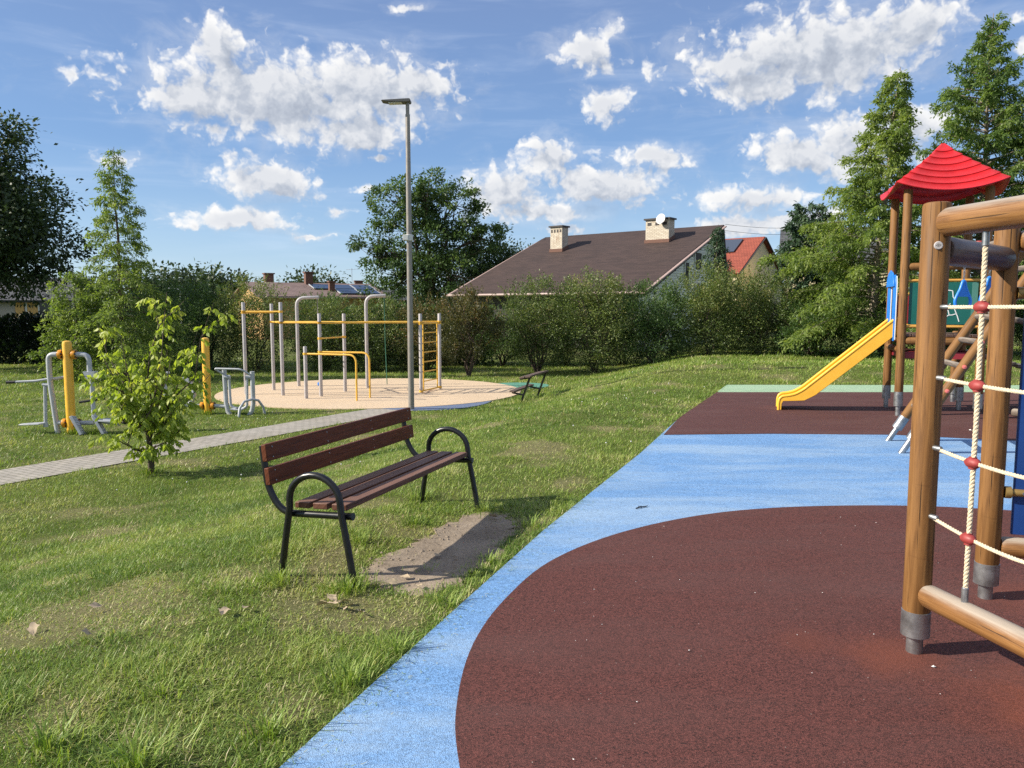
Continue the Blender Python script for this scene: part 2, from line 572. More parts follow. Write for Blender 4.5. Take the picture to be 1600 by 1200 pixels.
M['black'] = paint('black_powder_coat', (0.008, 0.0085, 0.010), 0.3, var=0.2, dirt=0.06, scale=12)
M['steel'] = paint('galvanised_steel', (0.34, 0.35, 0.36), 0.38, metal=0.85, var=0.3, scale=14, dirt=0.15)
M['lamp_grey'] = paint('grey_lamp_paint', (0.27, 0.245, 0.22), 0.42, metal=0.25, var=0.1)
M['lamp_dark'] = paint('dark_lamp_head', (0.10, 0.10, 0.10), 0.45, var=0.1)
M['silver'] = paint('silver_grey_paint', (0.40, 0.42, 0.45), 0.42, var=0.1, dirt=0.15)
M['pole_grey'] = paint('pale_grey_pole', (0.42, 0.40, 0.41), 0.45, var=0.1, dirt=0.15)
M['yellow'] = paint('yellow_paint', (0.80, 0.44, 0.035), 0.38, var=0.08, dirt=0.12, coat=0.2)
M['yellow_rail'] = paint('yellow_rail_paint', (0.74, 0.43, 0.055), 0.4, var=0.08, dirt=0.1)
M['hub'] = paint('orange_hub', (0.72, 0.30, 0.02), 0.4, var=0.1)
M['dark_plastic'] = paint('dark_plastic', (0.02, 0.02, 0.022), 0.5, var=0.2)
M['slide'] = paint('yellow_slide_plastic', (0.85, 0.46, 0.045), 0.36, var=0.06, dirt=0.08, coat=0.2)
M['red_roof'] = paint('red_roof_plastic', (0.54, 0.018, 0.024), 0.45, var=0.08, scale=5)
M['red_plastic'] = paint('red_connector', (0.30, 0.042, 0.040), 0.55, var=0.25, scale=25)
M['pink_plastic'] = paint('faded_red_cap', (0.60, 0.14, 0.12), 0.5, var=0.1)
M['red_panel'] = paint('dark_red_panel', (0.25, 0.02, 0.03), 0.5, var=0.1)
M['green_panel'] = paint('green_panel', (0.008, 0.105, 0.085), 0.4, var=0.08, scale=4)
M['green_panel_edge'] = paint('pale_green_edge', (0.07, 0.20, 0.16), 0.4, var=0.08)
M['blue_panel'] = paint('blue_panel', (0.008, 0.045, 0.20), 0.42, var=0.1, scale=3)
M['blue_plastic'] = paint('bright_blue_plastic', (0.022, 0.20, 0.66), 0.35, var=0.06)
M['white_edge'] = paint('white_plastic', (0.75, 0.75, 0.73), 0.45, var=0.05)
M['orange_rail'] = paint('orange_rail', (0.56, 0.29, 0.06), 0.45, var=0.12)
M['brass'] = paint('bronze_bracket', (0.32, 0.21, 0.07), 0.4, metal=0.4, var=0.15)
M['chain'] = paint('steel_chain', (0.5, 0.5, 0.5), 0.3, metal=0.9, var=0.1)
M['rope'] = paint('beige_rope', (0.66, 0.56, 0.40), 0.85, var=0.12, scale=60, bump=0.4, bscale=400)
M['pink_rope'] = paint('pink_rope', (0.48, 0.17, 0.16), 0.85, var=0.15, scale=60)
M['green_rope'] = paint('green_rope', (0.04, 0.15, 0.10), 0.8, var=0.15, scale=60)
M['rb_blue'] = rubber('blue_rubber', (0.150, 0.305, 0.565), 0.42, light=(0.38, 0.51, 0.65), blotch=0.62)
M['rb_brown'] = rubber('brown_rubber', (0.100, 0.0325, 0.0265), 0.9, light=(0.12, 0.062, 0.056), blotch=0.4,
                       red_patches=[(1.80, 3.50, 0.36, (0.21, 0.058, 0.032)), (2.35, 2.95, 0.72, (0.25, 0.066, 0.032)), (1.45, 3.65, 0.25, (0.16, 0.048, 0.032)), (3.0, 4.2, 0.6, (0.19, 0.055, 0.035))])
M['rb_brown2'] = rubber('brown_rubber_by_slide', (0.090, 0.033, 0.030), 0.45, light=(0.15, 0.085, 0.08), blotch=0.35)
M['rb_green'] = rubber('green_rubber', (0.31, 0.46, 0.30), 0.2, light=(0.40, 0.52, 0.38), blotch=0.5)
M['rb_teal'] = rubber('teal_rubber', (0.10, 0.27, 0.20), 0.2)
M['rb_beige'] = rubber('beige_rubber', (0.60, 0.46, 0.315), 0.15, light=(0.64, 0.51, 0.375), blotch=0.5)
M['rb_slate'] = rubber('slate_blue_rubber', (0.13, 0.17, 0.27), 0.2)

# ------------------------------------------------------------------ lie of the land
EY = [-60, -3.0, 0.0, 2.63, 3.95, 5.61, 8.66, 11.48, 15.6, 16.66, 60]
EX = [-23.5, -2.9, -1.78, -0.83, -0.36, 0.24, 1.46, 2.51, 4.25, 4.67, 20.7]


def sstep(t):
    t = np.clip(t, 0, 1)
    return t * t * (3 - 2 * t)


def vnoise(x, y, seed=0):
    """smooth value noise, numpy"""
    x, y = np.asarray(x, float), np.asarray(y, float)
    xi, yi = np.floor(x), np.floor(y)
    fx, fy = x - xi, y - yi
    fx, fy = fx * fx * (3 - 2 * fx), fy * fy * (3 - 2 * fy)

    def hsh(a, b):
        v = np.sin(a * 127.1 + b * 311.7 + seed * 74.7) * 43758.5453
        return v - np.floor(v)
    a, b, c, d = hsh(xi, yi), hsh(xi + 1, yi), hsh(xi, yi + 1), hsh(xi + 1, yi + 1)
    return (a * (1 - fx) + b * fx) * (1 - fy) + (c * (1 - fx) + d * fx) * fy


def fbm(x, y, seed=0, o=4):
    s, a, t = 0, 0.5, 0
    for k in range(o):
        s = s + a * vnoise(x * 2 ** k, y * 2 ** k, seed + k * 13)
        t += a
        a *= 0.5
    return s / t


def left_of_edge(x, y):
    return (np.interp(y, EY, EX) - x) * 0.93


def ground(x, y):
    x, y = np.asarray(x, float), np.asarray(y, float)
    s = left_of_edge(x, y)
    h = -0.7 * sstep((s - 1.2) / 4.6)
    h = h + 0.20 * np.exp(-((y - 20.2) / 2.3) ** 2) * (1 - sstep((s - 0.3) / 5.0)) * sstep((y - 16.7) / 1.5)
    h = h - 0.035 * np.exp(-((x + 0.42 - 0.36 * (y - 5.25)) / 0.30) ** 2 - ((y - 5.25) / 0.75) ** 2)
    rough = np.maximum(sstep((s - 0.1) / 0.8), sstep((y - 16.7) / 1.0)) * (1 - sstep((s - 4.6) / 1.0) * (y > 8))
    h = h + rough * (fbm(x * 1.3, y * 1.3, 3) - 0.5) * 0.06
    return h


def worn_away(x, y):
    """0..1: how thin and dry the sward is, most of all behind and left of the bench"""
    bare = fbm(x * 1.7 + 3, y * 1.7, 21)
    fine_ = (fbm(x * 6.0, y * 6.0, 23, 5) - 0.5) * 0.34
    w = np.exp(-((x + 2.1) / 0.9) ** 2 - ((y - 4.35) / 0.5) ** 2) * 0.13 + np.exp(-((x + 0.75) / 0.3) ** 2 - ((y - 4.05) / 0.2) ** 2) * 0.20 + np.exp(-((x - .3) / 0.9) ** 2 - ((y - 9.3) / 1.3) ** 2) * 0.09
    w = w + np.exp(-((x + 0.45 - 0.36 * (y - 5.25)) / 0.50) ** 2 - ((y - 5.25) / 1.05) ** 2) * 0.10
    return 0.62 * sstep((bare + fine_ + w - 0.60) / 0.20)


def gz(x, y):
    return float(ground(x, y))


# ------------------------------------------------------------------ ground materials
m, N, b = new_mat('lawn_soil')
tcn = N.n('ShaderNodeTexCoord').outputs['Object']
n1 = N.noise(tcn, 0.55, 5, 0.6)
n2 = N.noise(N.vmath('MULTIPLY', tcn, (1.0, 1.6, 1.0)), 55, 5, 0.75)
c = N.ramp(n2, [(0.30, (0.045, 0.070, 0.014)), (0.5, (0.10, 0.135, 0.030)), (0.68, (0.25, 0.23, 0.09))])
c = N.mix(N.maprange(n1, 0.5, 0.72, 0, 0.45), c, (0.23, 0.20, 0.095))
wat = N.n('ShaderNodeAttribute', attribute_name='worn')
c = N.mix(N.math('MULTIPLY', wat.outputs['Fac'], 0.75), c, N.ramp(n2, [(0.3, (0.13, 0.10, 0.055)), (0.5, (0.30, 0.245, 0.15)), (0.7, (0.44, 0.37, 0.25))]))
N.put(b.inputs['Base Color'], c)
b.inputs['Roughness'].default_value = 0.95
b.inputs['Specular IOR Level'].default_value = 0.1
bn = N.n('ShaderNodeBump')
bn.inputs['Strength'].default_value = 0.9
bn.inputs['Distance'].default_value = 0.03
N.put(bn.inputs['Height'], n2)
N.put(b.inputs['Normal'], bn.outputs[0])
M['soil'] = m

m, N, b = new_mat('bare_earth')
tcn = N.n('ShaderNodeTexCoord').outputs['Object']
n1 = N.noise(tcn, 3.5, 6, 0.65)
n2 = N.noise(tcn, 45, 5, 0.7)
c = N.ramp(N.math('MULTIPLY_ADD', n2, 0.5, N.math('MULTIPLY', n1, 0.5)), [(0.3, (0.115, 0.085, 0.058)), (0.5, (0.26, 0.205, 0.15)), (0.68, (0.36, 0.295, 0.225))])
N.put(b.inputs['Base Color'], c)
b.inputs['Roughness'].default_value = 0.95
bn = N.n('ShaderNodeBump')
bn.inputs['Strength'].default_value = 0.8
bn.inputs['Distance'].default_value = 0.02
N.put(bn.inputs['Height'], N.math('ADD', n1, N.math('MULTIPLY', n2, 0.4)))
N.put(b.inputs['Normal'], bn.outputs[0])
M['earth'] = m

m, N, b = new_mat('path_pavers')
uv = N.n('ShaderNodeUVMap').outputs[0]
br = N.n('ShaderNodeTexBrick')
N.put(br.inputs['Vector'], uv)
br.inputs['Scale'].default_value = 1.0
br.inputs['Mortar Size'].default_value = 0.007
br.inputs['Brick Width'].default_value = 0.2
br.inputs['Row Height'].default_value = 0.1
br.inputs['Color1'].default_value = (0.36, 0.325, 0.28, 1)
br.inputs['Color2'].default_value = (0.27, 0.245, 0.215, 1)
br.inputs['Mortar'].default_value = (0.10, 0.10, 0.06, 1)
tcn = N.n('ShaderNodeTexCoord').outputs['Object']
c = N.mix(N.maprange(N.noise(tcn, 1.2, 5, 0.6), 0.35, 0.75, 0, 0.5), br.outputs[0], (0.38, 0.36, 0.33))
N.put(b.inputs['Base Color'], c)
b.inputs['Roughness'].default_value = 0.9
bn = N.n('ShaderNodeBump')
bn.inputs['Strength'].default_value = 0.6
bn.inputs['Distance'].default_value = 0.01
bn.invert = True
N.put(bn.inputs['Height'], br.outputs['Fac'])
N.put(b.inputs['Normal'], bn.outputs[0])
M['pavers'] = m

# ------------------------------------------------------------------ ground sheet, out to the horizon
ng = 150
t = np.linspace(-1, 1, 2 * ng + 1)
ax = 3000 * np.sinh(8 * t) / np.sinh(8)
gx, gy = np.meshgrid(ax, ax + 11.0)
gh = ground(gx, gy)
co = np.stack([gx, gy, gh], -1).reshape(-1, 3)
nn = 2 * ng + 1
ii = np.arange(nn * nn).reshape(nn, nn)
quads = np.stack([ii[:-1, :-1], ii[:-1, 1:], ii[1:, 1:], ii[1:, :-1]], -1).reshape(-1, 4)
me = bpy.data.meshes.new('ground')
me.from_pydata(co.tolist(), [], quads.tolist())
me.polygons.foreach_set('use_smooth', np.ones(len(quads), dtype=bool))
wa = me.attributes.new('worn', 'FLOAT', 'POINT')
wa.data.foreach_set('value', worn_away(gx, gy).reshape(-1).astype(np.float32))
me.materials.append(M['soil'])
o = bpy.data.objects.new('ground', me)
C.objects.link(o)
tag(o, kind='structure')


def catmull(P, n=6, closed=False):
    P = [Vector(p) for p in P]
    out = []
    m_ = len(P)
    for i in range(m_ if closed else m_ - 1):
        p0 = P[(i - 1) % m_] if closed or i else P[0]
        p1, p2 = P[i], P[(i + 1) % m_]
        p3 = P[(i + 2) % m_] if closed or i + 2 < m_ else P[-1]
        for j in range(n):
            s = j / n
            out.append(0.5 * ((2 * p1) + (p2 - p0) * s + (2 * p0 - 5 * p1 + 4 * p2 - p3) * s * s + (3 * p1 - p0 - 3 * p2 + p3) * s ** 3))
    if not closed:
        out.append(P[-1])
    return out


def sheet(name, pts, top, mat, thick=0.03):
    mb = MB()
    mb.prism([(p[0], p[1]) for p in pts], (0, 0, top - thick / 2), (1, 0, 0), (0, 1, 0), (0, 0, 1), thick)
    return tag(mb.build(name, mat), kind='structure')


edge = [(x, y) for y, x in zip(EY, EX) if -4 < y < 16.7]
XR = 16.0
blue_pts = edge[:-2] + [(3.99, 15.0), (XR, 15.0), (XR, -3.0)]
sheet('blue_play_surface', blue_pts, 0.012, M['rb_blue'])
circ = [(-0.19, 2.63), (-0.23, 3.08), (-0.19, 3.64), (-0.04, 4.22), (0.25, 4.88), (0.75, 5.48), (1.42, 5.96), (2.11, 6.22), (2.94, 6.31), (3.71, 6.24), (4.6, 5.95),
        (5.5, 5.4), (6.2, 4.4), (6.5, 3.2), (6.3, 1.6), (5.4, 0.4), (4, -0.4), (2.5, -0.5), (1.2, -0.1), (0.4, 0.8), (-0.02, 1.8)]
sheet('brown_play_surface', catmull([(x, y, 0) for x, y in circ], 6, True), 0.016, M['rb_brown'])
sheet('brown_play_surface', [(1.985, 9.95), (3.4, 10.04), (5.0, 9.96), (6.1, 9.55), (7.6, 9.2), (XR - 0.01, 8.6), (XR - 0.01, 15.12), (4.04, 15.12), (2.51, 11.48)], 0.018, M['rb_brown2'])
sheet('green_play_surface', [(4.045, 15.125), (XR, 15.125), (XR, 16.5), (4.67, 16.66)], 0.012, M['rb_green'])


def ellipse(cx, cy, rx, ry, n=72):
    return [(cx + rx * math.cos(6.28318 * i / n), cy + ry * math.sin(6.28318 * i / n)) for i in range(n)]


gym_pts = ellipse(-4.0, 21.9, 4.25, 4.0)
slate_pts = ellipse(-2.2, 19.9, 1.7, 2.2)
teal_pts = ellipse(0.2, 23.55, 0.95, 0.9)
sheet('slate_gym_surface', slate_pts, -0.684, M['rb_slate'])
sheet('teal_gym_surface', teal_pts, -0.680, M['rb_teal'])
sheet('beige_gym_surface', gym_pts, -0.676, M['rb_beige'])

# paved path
cl = catmull([(-11.2, 3.5, 0), (-8.9, 7.6, 0), (-7.15, 10.6, 0), (-5.95, 12.6, 0), (-4.85, 14.4, 0), (-3.2, 17.25, 0), (-2.35, 18.5, 0)], 10)
mb = MB()
L = 0
prev = None
halfw = 0.52
for i in range(len(cl)):
    tn = (cl[min(i + 1, len(cl) - 1)] - cl[max(i - 1, 0)]).normalized()
    nr = Vector((-tn.y, tn.x, 0))
    cur = (cl[i] + nr * halfw, cl[i] - nr * halfw)
    if prev:
        l2 = L + (cl[i] - cl[i - 1]).length
        z = -0.688
        mb.quadmesh([(*prev[0].xy, z), (*prev[1].xy, z), (*cur[1].xy, z), (*cur[0].xy, z)], [(0, 1, 2, 3)],
                    [[(0, L), (halfw * 2, L), (halfw * 2, l2), (0, l2)]])
        L = l2
    prev = cur
tag(mb.build('path', M['pavers']), kind='structure')
path_line = np.array([(p.x, p.y) for p in cl])

# trodden earth in front of the bench
out = [(-0.98, 4.62), (-0.75, 4.45), (-0.45, 4.33), (-0.22, 4.7), (-0.02, 5.3), (0.05, 5.75), (-0.02, 6.1), (-0.2, 6.25), (-0.5, 5.85), (-0.72, 5.3), (-0.9, 4.95)]
oc = catmull([(x, y, 0) for x, y in out], 8, True)
rnd = random.Random(5)
oc = [p + Vector((rnd.uniform(-.05, .05), rnd.uniform(-.05, .05), 0)) for p in oc]
cen = Vector((-0.45, 5.25, 0))
V, F = [], []
rings = 8
for k in range(rings + 1):
    for p in oc:
        q = cen + (p - cen) * max(k / rings, 0.01)
        V.append((q.x, q.y, gz(q.x, q.y) + 0.010 - 0.012 * (k == rings)))
no = len(oc)
for k in range(rings):
    for i in range(no):
        F.append((k * no + i, k * no + (i + 1) % no, (k + 1) * no + (i + 1) % no, (k + 1) * no + i))
F = [f[::-1] for f in F]
mb = MB()
mb.quadmesh(V, F, None, True)
o = mb.build('bare_earth', M['earth'])
bm = bmesh.new()
bm.from_mesh(o.data)
bmesh.ops.recalc_face_normals(bm, faces=bm.faces)
if sum(f.normal.z for f in bm.faces) < 0:
    bmesh.ops.reverse_faces(bm, faces=bm.faces)
bm.to_mesh(o.data)
bm.free()
tag(o, kind='structure')
dirt_poly = np.array([(p.x, p.y) for p in oc])
dirt_c = np.array([-0.45, 5.25])

# ------------------------------------------------------------------ grass
def in_poly(x, y, poly):
    inside = np.zeros(x.shape, bool)
    n = len(poly)
    for i in range(n):
        x0, y0 = poly[i]
        x1, y1 = poly[(i + 1) % n]
        if y0 == y1:
            continue
        c = ((y0 > y) != (y1 > y)) & (x < (x1 - x0) * (y - y0) / (y1 - y0) + x0)
        inside ^= c
    return inside


def path_dist(x, y):
    d = np.full(x.shape, 1e9)
    for i in range(len(path_line) - 1):
        a, b_ = path_line[i], path_line[i + 1]
        v = b_ - a
        t = np.clip(((x - a[0]) * v[0] + (y - a[1]) * v[1]) / (v @ v), 0, 1)
        d = np.minimum(d, np.hypot(x - a[0] - t * v[0], y - a[1] - t * v[1]))
    return d


rng = np.random.default_rng(7)


def grass(n, y0, y1, blade_l, blade_w, two):
    y = np.sqrt(rng.uniform((y0 + 1.8) ** 2, (y1 + 1.8) ** 2, n)) - 1.8
    x = rng.uniform(-1, 1, n) * (0.76 * y + 1.4)
    s = left_of_edge(x, y)
    # the edge to the rubber is ragged by a few centimetres
    ok = (s > -0.02 + 0.03 * fbm(x * 9, y * 9, 5)) | (y > 16.68)
    gymr = ((x + 4) / 4.23) ** 2 + ((y - 21.9) / 3.98) ** 2
    ok &= gymr > 1
    ok &= ((x + 2.2) / 1.68) ** 2 + ((y - 19.9) / 2.18) ** 2 > 1
    ok &= ((x - .2) / 0.93) ** 2 + ((y - 23.55) / 0.88) ** 2 > 1
    ok &= path_dist(x, y) > 0.51 - 0.05 * rng.random(n) ** 3
    d_in = in_poly(x, y, dirt_c + (dirt_poly - dirt_c) * 0.74)
    d = in_poly(x, y, dirt_c + (dirt_poly - dirt_c) * 0.90)
    creep = fbm(x * 7.5, y * 7.5, 77)
    ok &= ~d_in | (rng.random(n) < 0.012 + 0.25 * sstep((creep - 0.66) / 0.06))
    ok &= ~d | d_in | (rng.random(n) < 0.02 + 0.75 * sstep((creep - 0.44) / 0.10))
    thin = worn_away(x, y)
    ok &= rng.random(n) > thin * 0.42
    x, y, s, thin = x[ok], y[ok], s[ok], thin[ok]
    k = len(x)
    tuft = fbm(x * 3.1, y * 3.1, 9)
    near_edge = np.exp(-np.clip(s, 0, 9) / 0.25) * (y < 16.8)
    front = sstep((3.3 - y) / 1.2)
    ln = blade_l * (0.45 + 0.9 * rng.random(k)) * (0.55 + 0.95 * tuft) * (1 + 0.3 * near_edge + 0.15 * front) * (1 - 0.35 * thin)
    shade_tall = sstep((tuft - 0.62) / 0.1)
    ln *= 1 + 0.5 * shade_tall
    wd = blade_w * (0.6 + 0.8 * rng.random(k))
    a = rng.uniform(0, 2 * np.pi, k)
    # the mown sward leans every way, mostly away from upright
    tilt = np.clip(rng.normal(0.95, 0.38, k) + 0.35 * thin, 0.1, 1.5)
    tilt2 = np.clip(tilt + rng.normal(0.35, 0.3, k), 0.2, 1.75)
    dx, dy = np.cos(a), np.sin(a)
    B = np.stack([x, y, ground(x, y) - 0.004], -1)
    side = np.stack([-dy, dx, np.zeros(k)], -1) * (wd / 2)[:, None]
    d1 = np.stack([dx * np.sin(tilt), dy * np.sin(tilt), np.cos(tilt)], -1)
    d2 = np.stack([dx * np.sin(tilt2), dy * np.sin(tilt2), np.cos(tilt2)], -1)
    patch = fbm(x * 0.9 + 11, y * 0.9, 31)
    fine = fbm(x * 4.0, y * 4.0, 41)
    tint = 0.38 + (patch - 0.5) * 0.75 + (fine - 0.5) * 0.35 + rng.normal(0, 0.13, k) + 0.38 * thin
    dry = rng.random(k) < (0.05 + 0.50 * thin + 0.10 * sstep((patch - 0.55) / 0.2))
    tint = np.where(dry, rng.uniform(0.82, 1.0, k), np.clip(tint, 0, 0.82))
    if two:
        mid = B + d1 * (ln * 0.55)[:, None]
        tip = mid + d2 * (ln * 0.5)[:, None]
        q1 = np.stack([B - side, B + side, mid + side * 0.85, mid - side * 0.85], 1)
        q2 = np.stack([mid - side * 0.85, mid + side * 0.85, tip + side * 0.12, tip - side * 0.12], 1)
        return np.concatenate([q1, q2]), np.concatenate([tint, tint])
    tip = B + (d1 + d2) * (ln * 0.5)[:, None]
    return np.stack([B - side, B + side, tip + side * 0.25, tip - side * 0.25], 1), tint


M['grass'] = foliage('grass_blades', [(0.0, (0.065, 0.130, 0.018)), (0.3, (0.170, 0.265, 0.042)), (0.55, (0.300, 0.385, 0.085)), (0.78, (0.43, 0.46, 0.15)), (0.86, (0.47, 0.42, 0.20)), (1.0, (0.64, 0.56, 0.35))], trans=0.32, tcol=1.25, rough=0.5)
parts = [grass(220000, 0.6, 3.6, 0.037, 0.0034, True), grass(330000, 3.6, 6.5, 0.036, 0.0042, True), grass(320000, 6.5, 11, 0.038, 0.0068, False),
         grass(280000, 11, 19, 0.048, 0.012, False), grass(280000, 19, 34, 0.070, 0.020, False)]
for Vg, tg in parts:
    o = fastmesh('grass', Vg, 4, M['grass'], tint=tg)
    tag(o, 'short sunlit mown grass with dry straw patches around the playground', 'grass', kind='stuff')

# coarse tussocks where the mower does not reach
tv, tt = [], []
tus = [(-1.75, 2.75, 0.12, 130), (-1.35, 2.62, 0.15, 140), (-2.2, 2.9, 0.11, 110), (-0.95, 2.85, 0.11, 120), (-1.5, 3.15, 0.09, 100), (-0.55, 3.55, 0.12, 120), (-2.0, 2.5, .13, 120),
       (-0.72, 3.25, 0.13, 120), (-0.98, 4.42, 0.13, 160), (-1.42, 4.55, 0.12, 120), (-0.80, 6.6, 0.13, 130), (-0.22, 6.2, 0.11, 100), (-0.35, 4.15, 0.10, 90), (0.15, 5.75, .09, 80),
       (-8.3, 14.4, 0.17, 160), (-7.9, 14.4, 0.15, 120), (-6.84, 17.1, 0.15, 130), (-5.2, 10.85, 0.13, 130), (-0.15, 4.9, 0.08, 60), (-1.1, 5.3, .11, 120), (-.75, 5.75, .1, 100)]
for (x, y, ln, k) in tus:
    a = rng.uniform(0, 6.283, k)
    rr = np.abs(rng.normal(0, 0.09, k))
    px, py = x + rr * np.cos(a), y + rr * np.sin(a)
    keep = left_of_edge(px, py) > 0.0
    px, py, a, rr = px[keep], py[keep], a[keep], rr[keep]
    k = len(px)
    a = a + rng.normal(0, 0.7, k)
    l_ = ln * (0.5 + 0.8 * rng.random(k))
    t1, t2 = np.clip(rng.normal(0.45, 0.25, k), 0.05, 1.2), np.clip(rng.normal(1.1, 0.35, k), 0.3, 1.8)
    B = np.stack([px, py, ground(px, py) - 0.004], -1)
    h_ = np.stack([np.cos(a), np.sin(a), np.zeros(k)], -1)
    up = np.array([0, 0, 1.0])
    d1 = h_ * np.sin(t1)[:, None] + up * np.cos(t1)[:, None]
    d2 = h_ * np.sin(t2)[:, None] + up * np.cos(t2)[:, None]
    sd = np.stack([-np.sin(a), np.cos(a), np.zeros(k)], -1) * (0.0026 if y < 8 else 0.005)
    mid = B + d1 * (l_ * 0.55)[:, None]
    tip = mid + d2 * (l_ * 0.5)[:, None]
    tv += [np.stack([B - sd, B + sd, mid + sd, mid - sd], 1), np.stack([mid - sd, mid + sd, tip + sd * 0.1, tip - sd * 0.1], 1)]
    ti = np.clip(rng.normal(0.42, 0.16, k), 0, 0.8)
    tt += [ti, ti]
o = fastmesh('long_grass', np.concatenate(tv), 4, M['grass'], tint=np.concatenate(tt))
tag(o, 'longer uncut grass tufts round posts and bench legs', 'grass', kind='stuff')

# ------------------------------------------------------------------ foliage builders
def unit(v):
    return v / np.maximum(np.linalg.norm(v, axis=-1, keepdims=True), 1e-9)


def leaf_quads(P, A, L, Wd, r, fold=0.15, flat=None):
    """rhombic leaves: base P, axis A (unit), length L, width Wd"""
    rv = r.normal(size=P.shape)
    if flat is not None:
        rv = rv * (1 - flat) + np.array([0, 0, 1.0]) * flat * 3
    Bv = unit(np.cross(A, rv))
    Nv = np.cross(Bv, A)
    m_ = P + A * (L * 0.5)[:, None] + Nv * (Wd * fold)[:, None]
    return np.stack([P, m_ + Bv * (Wd / 2)[:, None], P + A * L[:, None], m_ - Bv * (Wd / 2)[:, None]], 1)


def bent(a, b_, r, k=4, sag=0.0, jit=0.06):
    a, b_ = Vector(a), Vector(b_)
    d = (b_ - a)
    o_ = []
    for i in range(k + 1):
        t = i / k
        p = a + d * t + Vector((r.normal(), r.normal(), r.normal())) * (jit * d.length * math.sin(math.pi * t)) + Vector((0, 0, 1)) * (sag * d.length * math.sin(math.pi * t))
        o_.append(p)
    return o_


def broadleaf(name, label, base, lobes, nclus, per, leaf, mat, trunk_r, seed, group=None, bark='bark', sig=0.09, cat='tree', trunk_top=0.45, flatness=0.35, stems=1, twigs=28, shell=0.45):
    r = np.random.default_rng(seed)
    bz = gz(base[0], base[1]) - 0.03
    root = thing(name, label, cat, (base[0], base[1], bz), 0, group)
    b0 = Vector((base[0], base[1], bz))
    lo = [(Vector(l[:3]) - b0, Vector(l[3:6])) for l in lobes]
    zc = sum(c.z for c, _ in lo) / len(lo)
    xc = sum(c.x for c, _ in lo) / len(lo)
    yc = sum(c.y for c, _ in lo) / len(lo)
    mb = MB()
    top = Vector((xc * 0.6, yc * 0.6, zc * trunk_top * 1.6))
    tr = []
    for s_ in range(stems):
        off = Vector((r.normal(), r.normal(), 0)) * (0.12 * stems if stems > 1 else 0)
        tp = top + (Vector((r.normal(), r.normal(), 0)) * 0.35 if stems > 1 else Vector((0, 0, 0)))
        path = bent(off, tp, r, 6, 0, 0.04)
        mb.tube(path, [trunk_r * (1.25 if i == 0 else 1 - 0.55 * i / 6) for i in range(7)], 9)
        tr.append(path)
    vol = np.array([s.x * s.y * s.z for _, s in lo]) ** 0.75
    cnt = (vol / vol.sum() * nclus).astype(int) + 1
    Q, T = [], []
    for (c, s), n in zip(lo, cnt):
        path = tr[r.integers(len(tr))]
        st = path[min(len(path) - 1, int(3 + r.integers(3)))]
        limb = bent(st, c + Vector((0, 0, s.z * 0.1)), r, 5, 0.05, 0.05)
        mb.tube(limb, [trunk_r * (0.5 - 0.34 * i / 5) for i in range(6)], 7)
        u = unit(r.normal(size=(n, 3)))
        rad = r.random(n) ** shell
        cp = np.array(c) + u * rad[:, None] * np.array(s)
        # lumpy outline
        lump = 0.86 + 0.32 * fbm(u[:, 0] * 2 + seed, u[:, 2] * 2 + u[:, 1], seed)
        cp = np.array(c) + (cp - np.array(c)) * lump[:, None]
        for i in range(min(twigs, n)):
            j = limb[2 + int(r.integers(4))]
            e = Vector(cp[i])
            mb.tube(bent(j, e, r, 3, -0.03, 0.05), [trunk_r * 0.14, trunk_r * 0.1, trunk_r * 0.06, trunk_r * 0.03], 4, cap=False)
        rs = sig * (s.x + s.y + s.z) / 3 * (0.55 + 0.9 * r.random(n)) * 2.2
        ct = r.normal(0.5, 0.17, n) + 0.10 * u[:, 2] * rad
        k = n * per
        ci = np.repeat(np.arange(n), per)
        offs = np.clip(r.normal(size=(k, 3)), -1.75, 1.75) * rs[ci][:, None] * np.array([1, 1, 0.62])
        P = cp[ci] + offs
        A = unit(offs * 0.6 / rs[ci][:, None] + r.normal(size=(k, 3)) * 0.7 + u[ci] * 0.5 + np.array([0, 0, -0.25]))
        L_ = leaf * (0.65 + 0.7 * r.random(k))
        Q.append(leaf_quads(P, A, L_, L_ * 0.55, r, flat=flatness))
        T.append(np.clip(ct[ci] + r.normal(0, 0.13, k), 0, 1))
    mb.build('trunk', M[bark], root, sharp=60)
    fastmesh('crown', np.concatenate(Q), 4, mat, root, np.concatenate(T))
    return root


